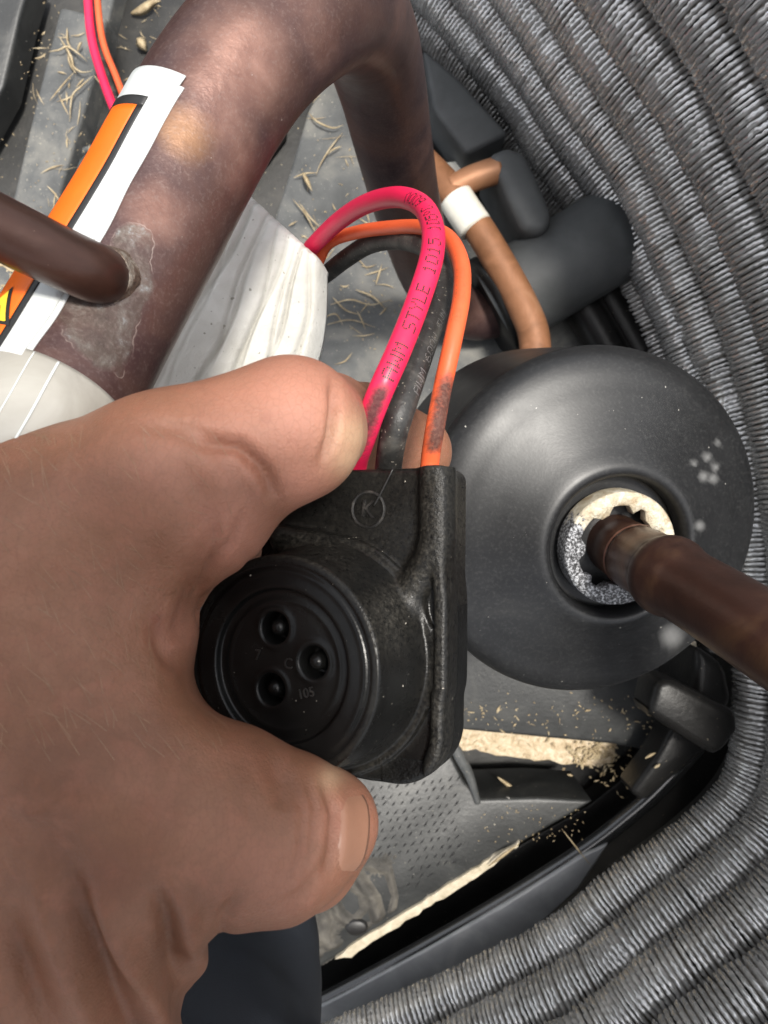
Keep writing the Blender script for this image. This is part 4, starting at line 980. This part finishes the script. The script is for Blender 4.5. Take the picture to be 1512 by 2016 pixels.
straw('dry_grass', [[(607, 222), (625, 240), (655, 252), (676, 246)], [(674, 262), (650, 292), (630, 325), (622, 345)], [(672, 288), (655, 295), (645, 305)], [(578, 350), (600, 342), (625, 340)], [(576, 392), (600, 420), (620, 455), (630, 470)], [(590, 400), (612, 430), (635, 450)], [(568, 445), (585, 435)]], 454, .6, 'strands of dry grass on the grey plate between the arch of the pipe')
straw('dry_straw', [[(596, 340), (606, 360), (614, 376)]], 452, 1.3, 'short pale straw on the grey plate left of the red wire loop')
straw('dry_grass', [[(650, 600), (690, 590), (730, 600), (770, 590)], [(640, 640), (690, 630), (740, 645)], [(700, 570), (735, 585), (760, 610)], [(655, 585), (680, 610), (710, 620)], [(630, 630), (660, 618), (675, 640)], [(740, 560), (752, 520)]], 454, .55, 'flattened dry grass on the plate behind the red wire')
straw('dry_straw', [[(980, 1530), (1000, 1545), (1019, 1558)]], 452, 1.2, 'straw lying in the dark recess under the sun-coloured gritty ledge')
straw('dry_straw', [[(962, 1705), (990, 1684), (1022, 1661)]], 426, .8, 'thin straw along the edge of the lower grey plate')
straw('dry_straw', [[(1106, 1632), (1128, 1660), (1150, 1688), (1165, 1706)]], 424, .5, 'single stalk crossing the black channel near the coil')
straw('dry_straw', [[(1270, 1493), (1282, 1486), (1291, 1482)], [(1288, 1512), (1300, 1504)]], 384, 1.0, 'two pale straw bits beside the black clip')
straw('dry_grass', [[(1330, 1322), (1345, 1300), (1352, 1290)], [(1285, 1395), (1262, 1393), (1252, 1388)], [(1278, 1430), (1288, 1440), (1275, 1462), (1262, 1470)], [(1318, 1335), (1332, 1312)]], 412, 1.2, 'wisps of dry grass caught round the black clip')
# chaff too small to count, and the dry litter in the left corner
parts = []
def chaff(x, y, d, l, wd):
    c = P(x, y, d); a = random.uniform(0, 6.28); dx = np.array([math.cos(a), math.sin(a), random.uniform(-.2, .2)]); dy = np.array([-dx[1], dx[0], 0])
    parts.append((np.array([c - dx * l, c + dy * wd, c + dx * l, c - dy * wd, c + [0, 0, wd * .9]]), [[0, 1, 4], [1, 2, 4], [2, 3, 4], [3, 0, 4]]))
for _ in range(90): chaff(random.uniform(900, 1300), random.gauss(1410, 25), 419.5, random.uniform(.3, 1.0), random.uniform(.2, .6))
for _ in range(70): chaff(random.gauss(1200, 30), random.gauss(1500, 40), 452 + random.uniform(-20, 0), random.uniform(.5, 2.2), random.uniform(.3, .8))
for _ in range(90): chaff(random.gauss(1165, 28), random.gauss(1482, 14), 434, random.uniform(.8, 2.4), random.uniform(.5, 1.0))
for _ in range(60): chaff(random.uniform(940, 1160), random.uniform(1585, 1660), 429.5, random.uniform(.3, .9), random.uniform(.2, .4))
for _ in range(80): chaff(random.uniform(0, 420), random.uniform(0, 420), 481, random.uniform(.3, 1.3), random.uniform(.2, .5))
for _ in range(60): chaff(random.uniform(40, 180), random.uniform(60, 420), 461.5, random.uniform(.3, .9), random.uniform(.2, .4))
for _ in range(90): chaff(random.uniform(560, 850), random.uniform(250, 700), 454.5, random.uniform(.3, 1.2), random.uniform(.2, .5))
for _ in range(170):
    z_, x_, y_ = random.choice([(454.5, random.uniform(560, 860), random.uniform(200, 740)), (454.5, random.uniform(560, 880), random.uniform(380, 700)), (461.5, random.gauss(120, 35), random.uniform(60, 430)), (481.5, random.uniform(200, 420), random.uniform(0, 300)), (419.5, random.uniform(930, 1290), random.gauss(1420, 30))])
    l_ = random.uniform(4, 26) if z_ != 419.5 else random.uniform(2, 8); a_ = random.uniform(0, 6.28); k_ = random.gauss(0, .35)
    parts.append(blade([(x_, y_, z_ - .3), (x_ + l_ * math.cos(a_), y_ + l_ * math.sin(a_), z_ - .8), (x_ + l_ * (math.cos(a_) + math.cos(a_ + k_)), y_ + l_ * (math.sin(a_) + math.sin(a_ + k_)), z_ - .3)], random.uniform(.12, .45), 0, 0))
V, F = merge(parts); kind(tag(build('chaff', V, F, M['straw'], None, False), 'fine chaff and grass bits scattered over the base pan', 'chaff'), 'stuff')
parts = []
for _ in range(900):
    x, y = random.uniform(-120, 110), random.uniform(490, 760); l = random.uniform(3, 12); a = random.uniform(0, 6.28)
    z = 470 - random.uniform(0, 8)
    parts.append(blade([(x, y, z), (x + l * 2 * math.cos(a), y + l * 2 * math.sin(a), z - random.uniform(0, 3)), (x + l * 4 * math.cos(a + .3), y + l * 4 * math.sin(a + .3), z)], random.uniform(.5, 1.3), 0, 0))
V, F = merge(parts); kind(tag(build('dry_litter', V, F, M['straw'], None, False), 'bed of dry tan grass litter in the left corner behind the label', 'litter'), 'stuff')
fl('litter_bed', [(-160, 480), (70, 500), (130, 560), (110, 780), (-160, 800)], 471, 20, M['tan'], bevel=3)

# ================================================================== the photographer's phone, level with the lens: unseen, added to shade the hand
ph = thing('phone', 'unseen black phone added level above the unit to shade the hand, its lens looking straight down', 'phone', (-28, -70, H + 4))
def rslab(name, x0, x1, y0, y1, z0, z1, r, mat):
    bm = bmesh.new(); b = ORIG[ph]
    pts = [(cx_ + r * math.cos(a), cy_ + r * math.sin(a)) for cx_, cy_, q in ((x1 - r, y1 - r, 0), (x0 + r, y1 - r, 1), (x0 + r, y0 + r, 2), (x1 - r, y0 + r, 3)) for a in np.linspace(q * math.pi / 2, (q + 1) * math.pi / 2, 8)]
    lo_ = [(x, y, z0) for x, y in pts]; hi_ = [(x, y, z1) for x, y in pts]; n = len(pts)
    return build(name, np.array(lo_ + hi_), [list(range(n))[::-1], list(range(n, 2 * n))] + [[i, (i + 1) % n, n + (i + 1) % n, n + i] for i in range(n)], mat, ph, False)
rslab('phone_body', -64, 14, -138, 26, H + 2.2, H + 10, 11, M['black'])
rslab('screen', -62, 12, -136, 24, H + 10, H + 10.4, 10, M['black_ink'])
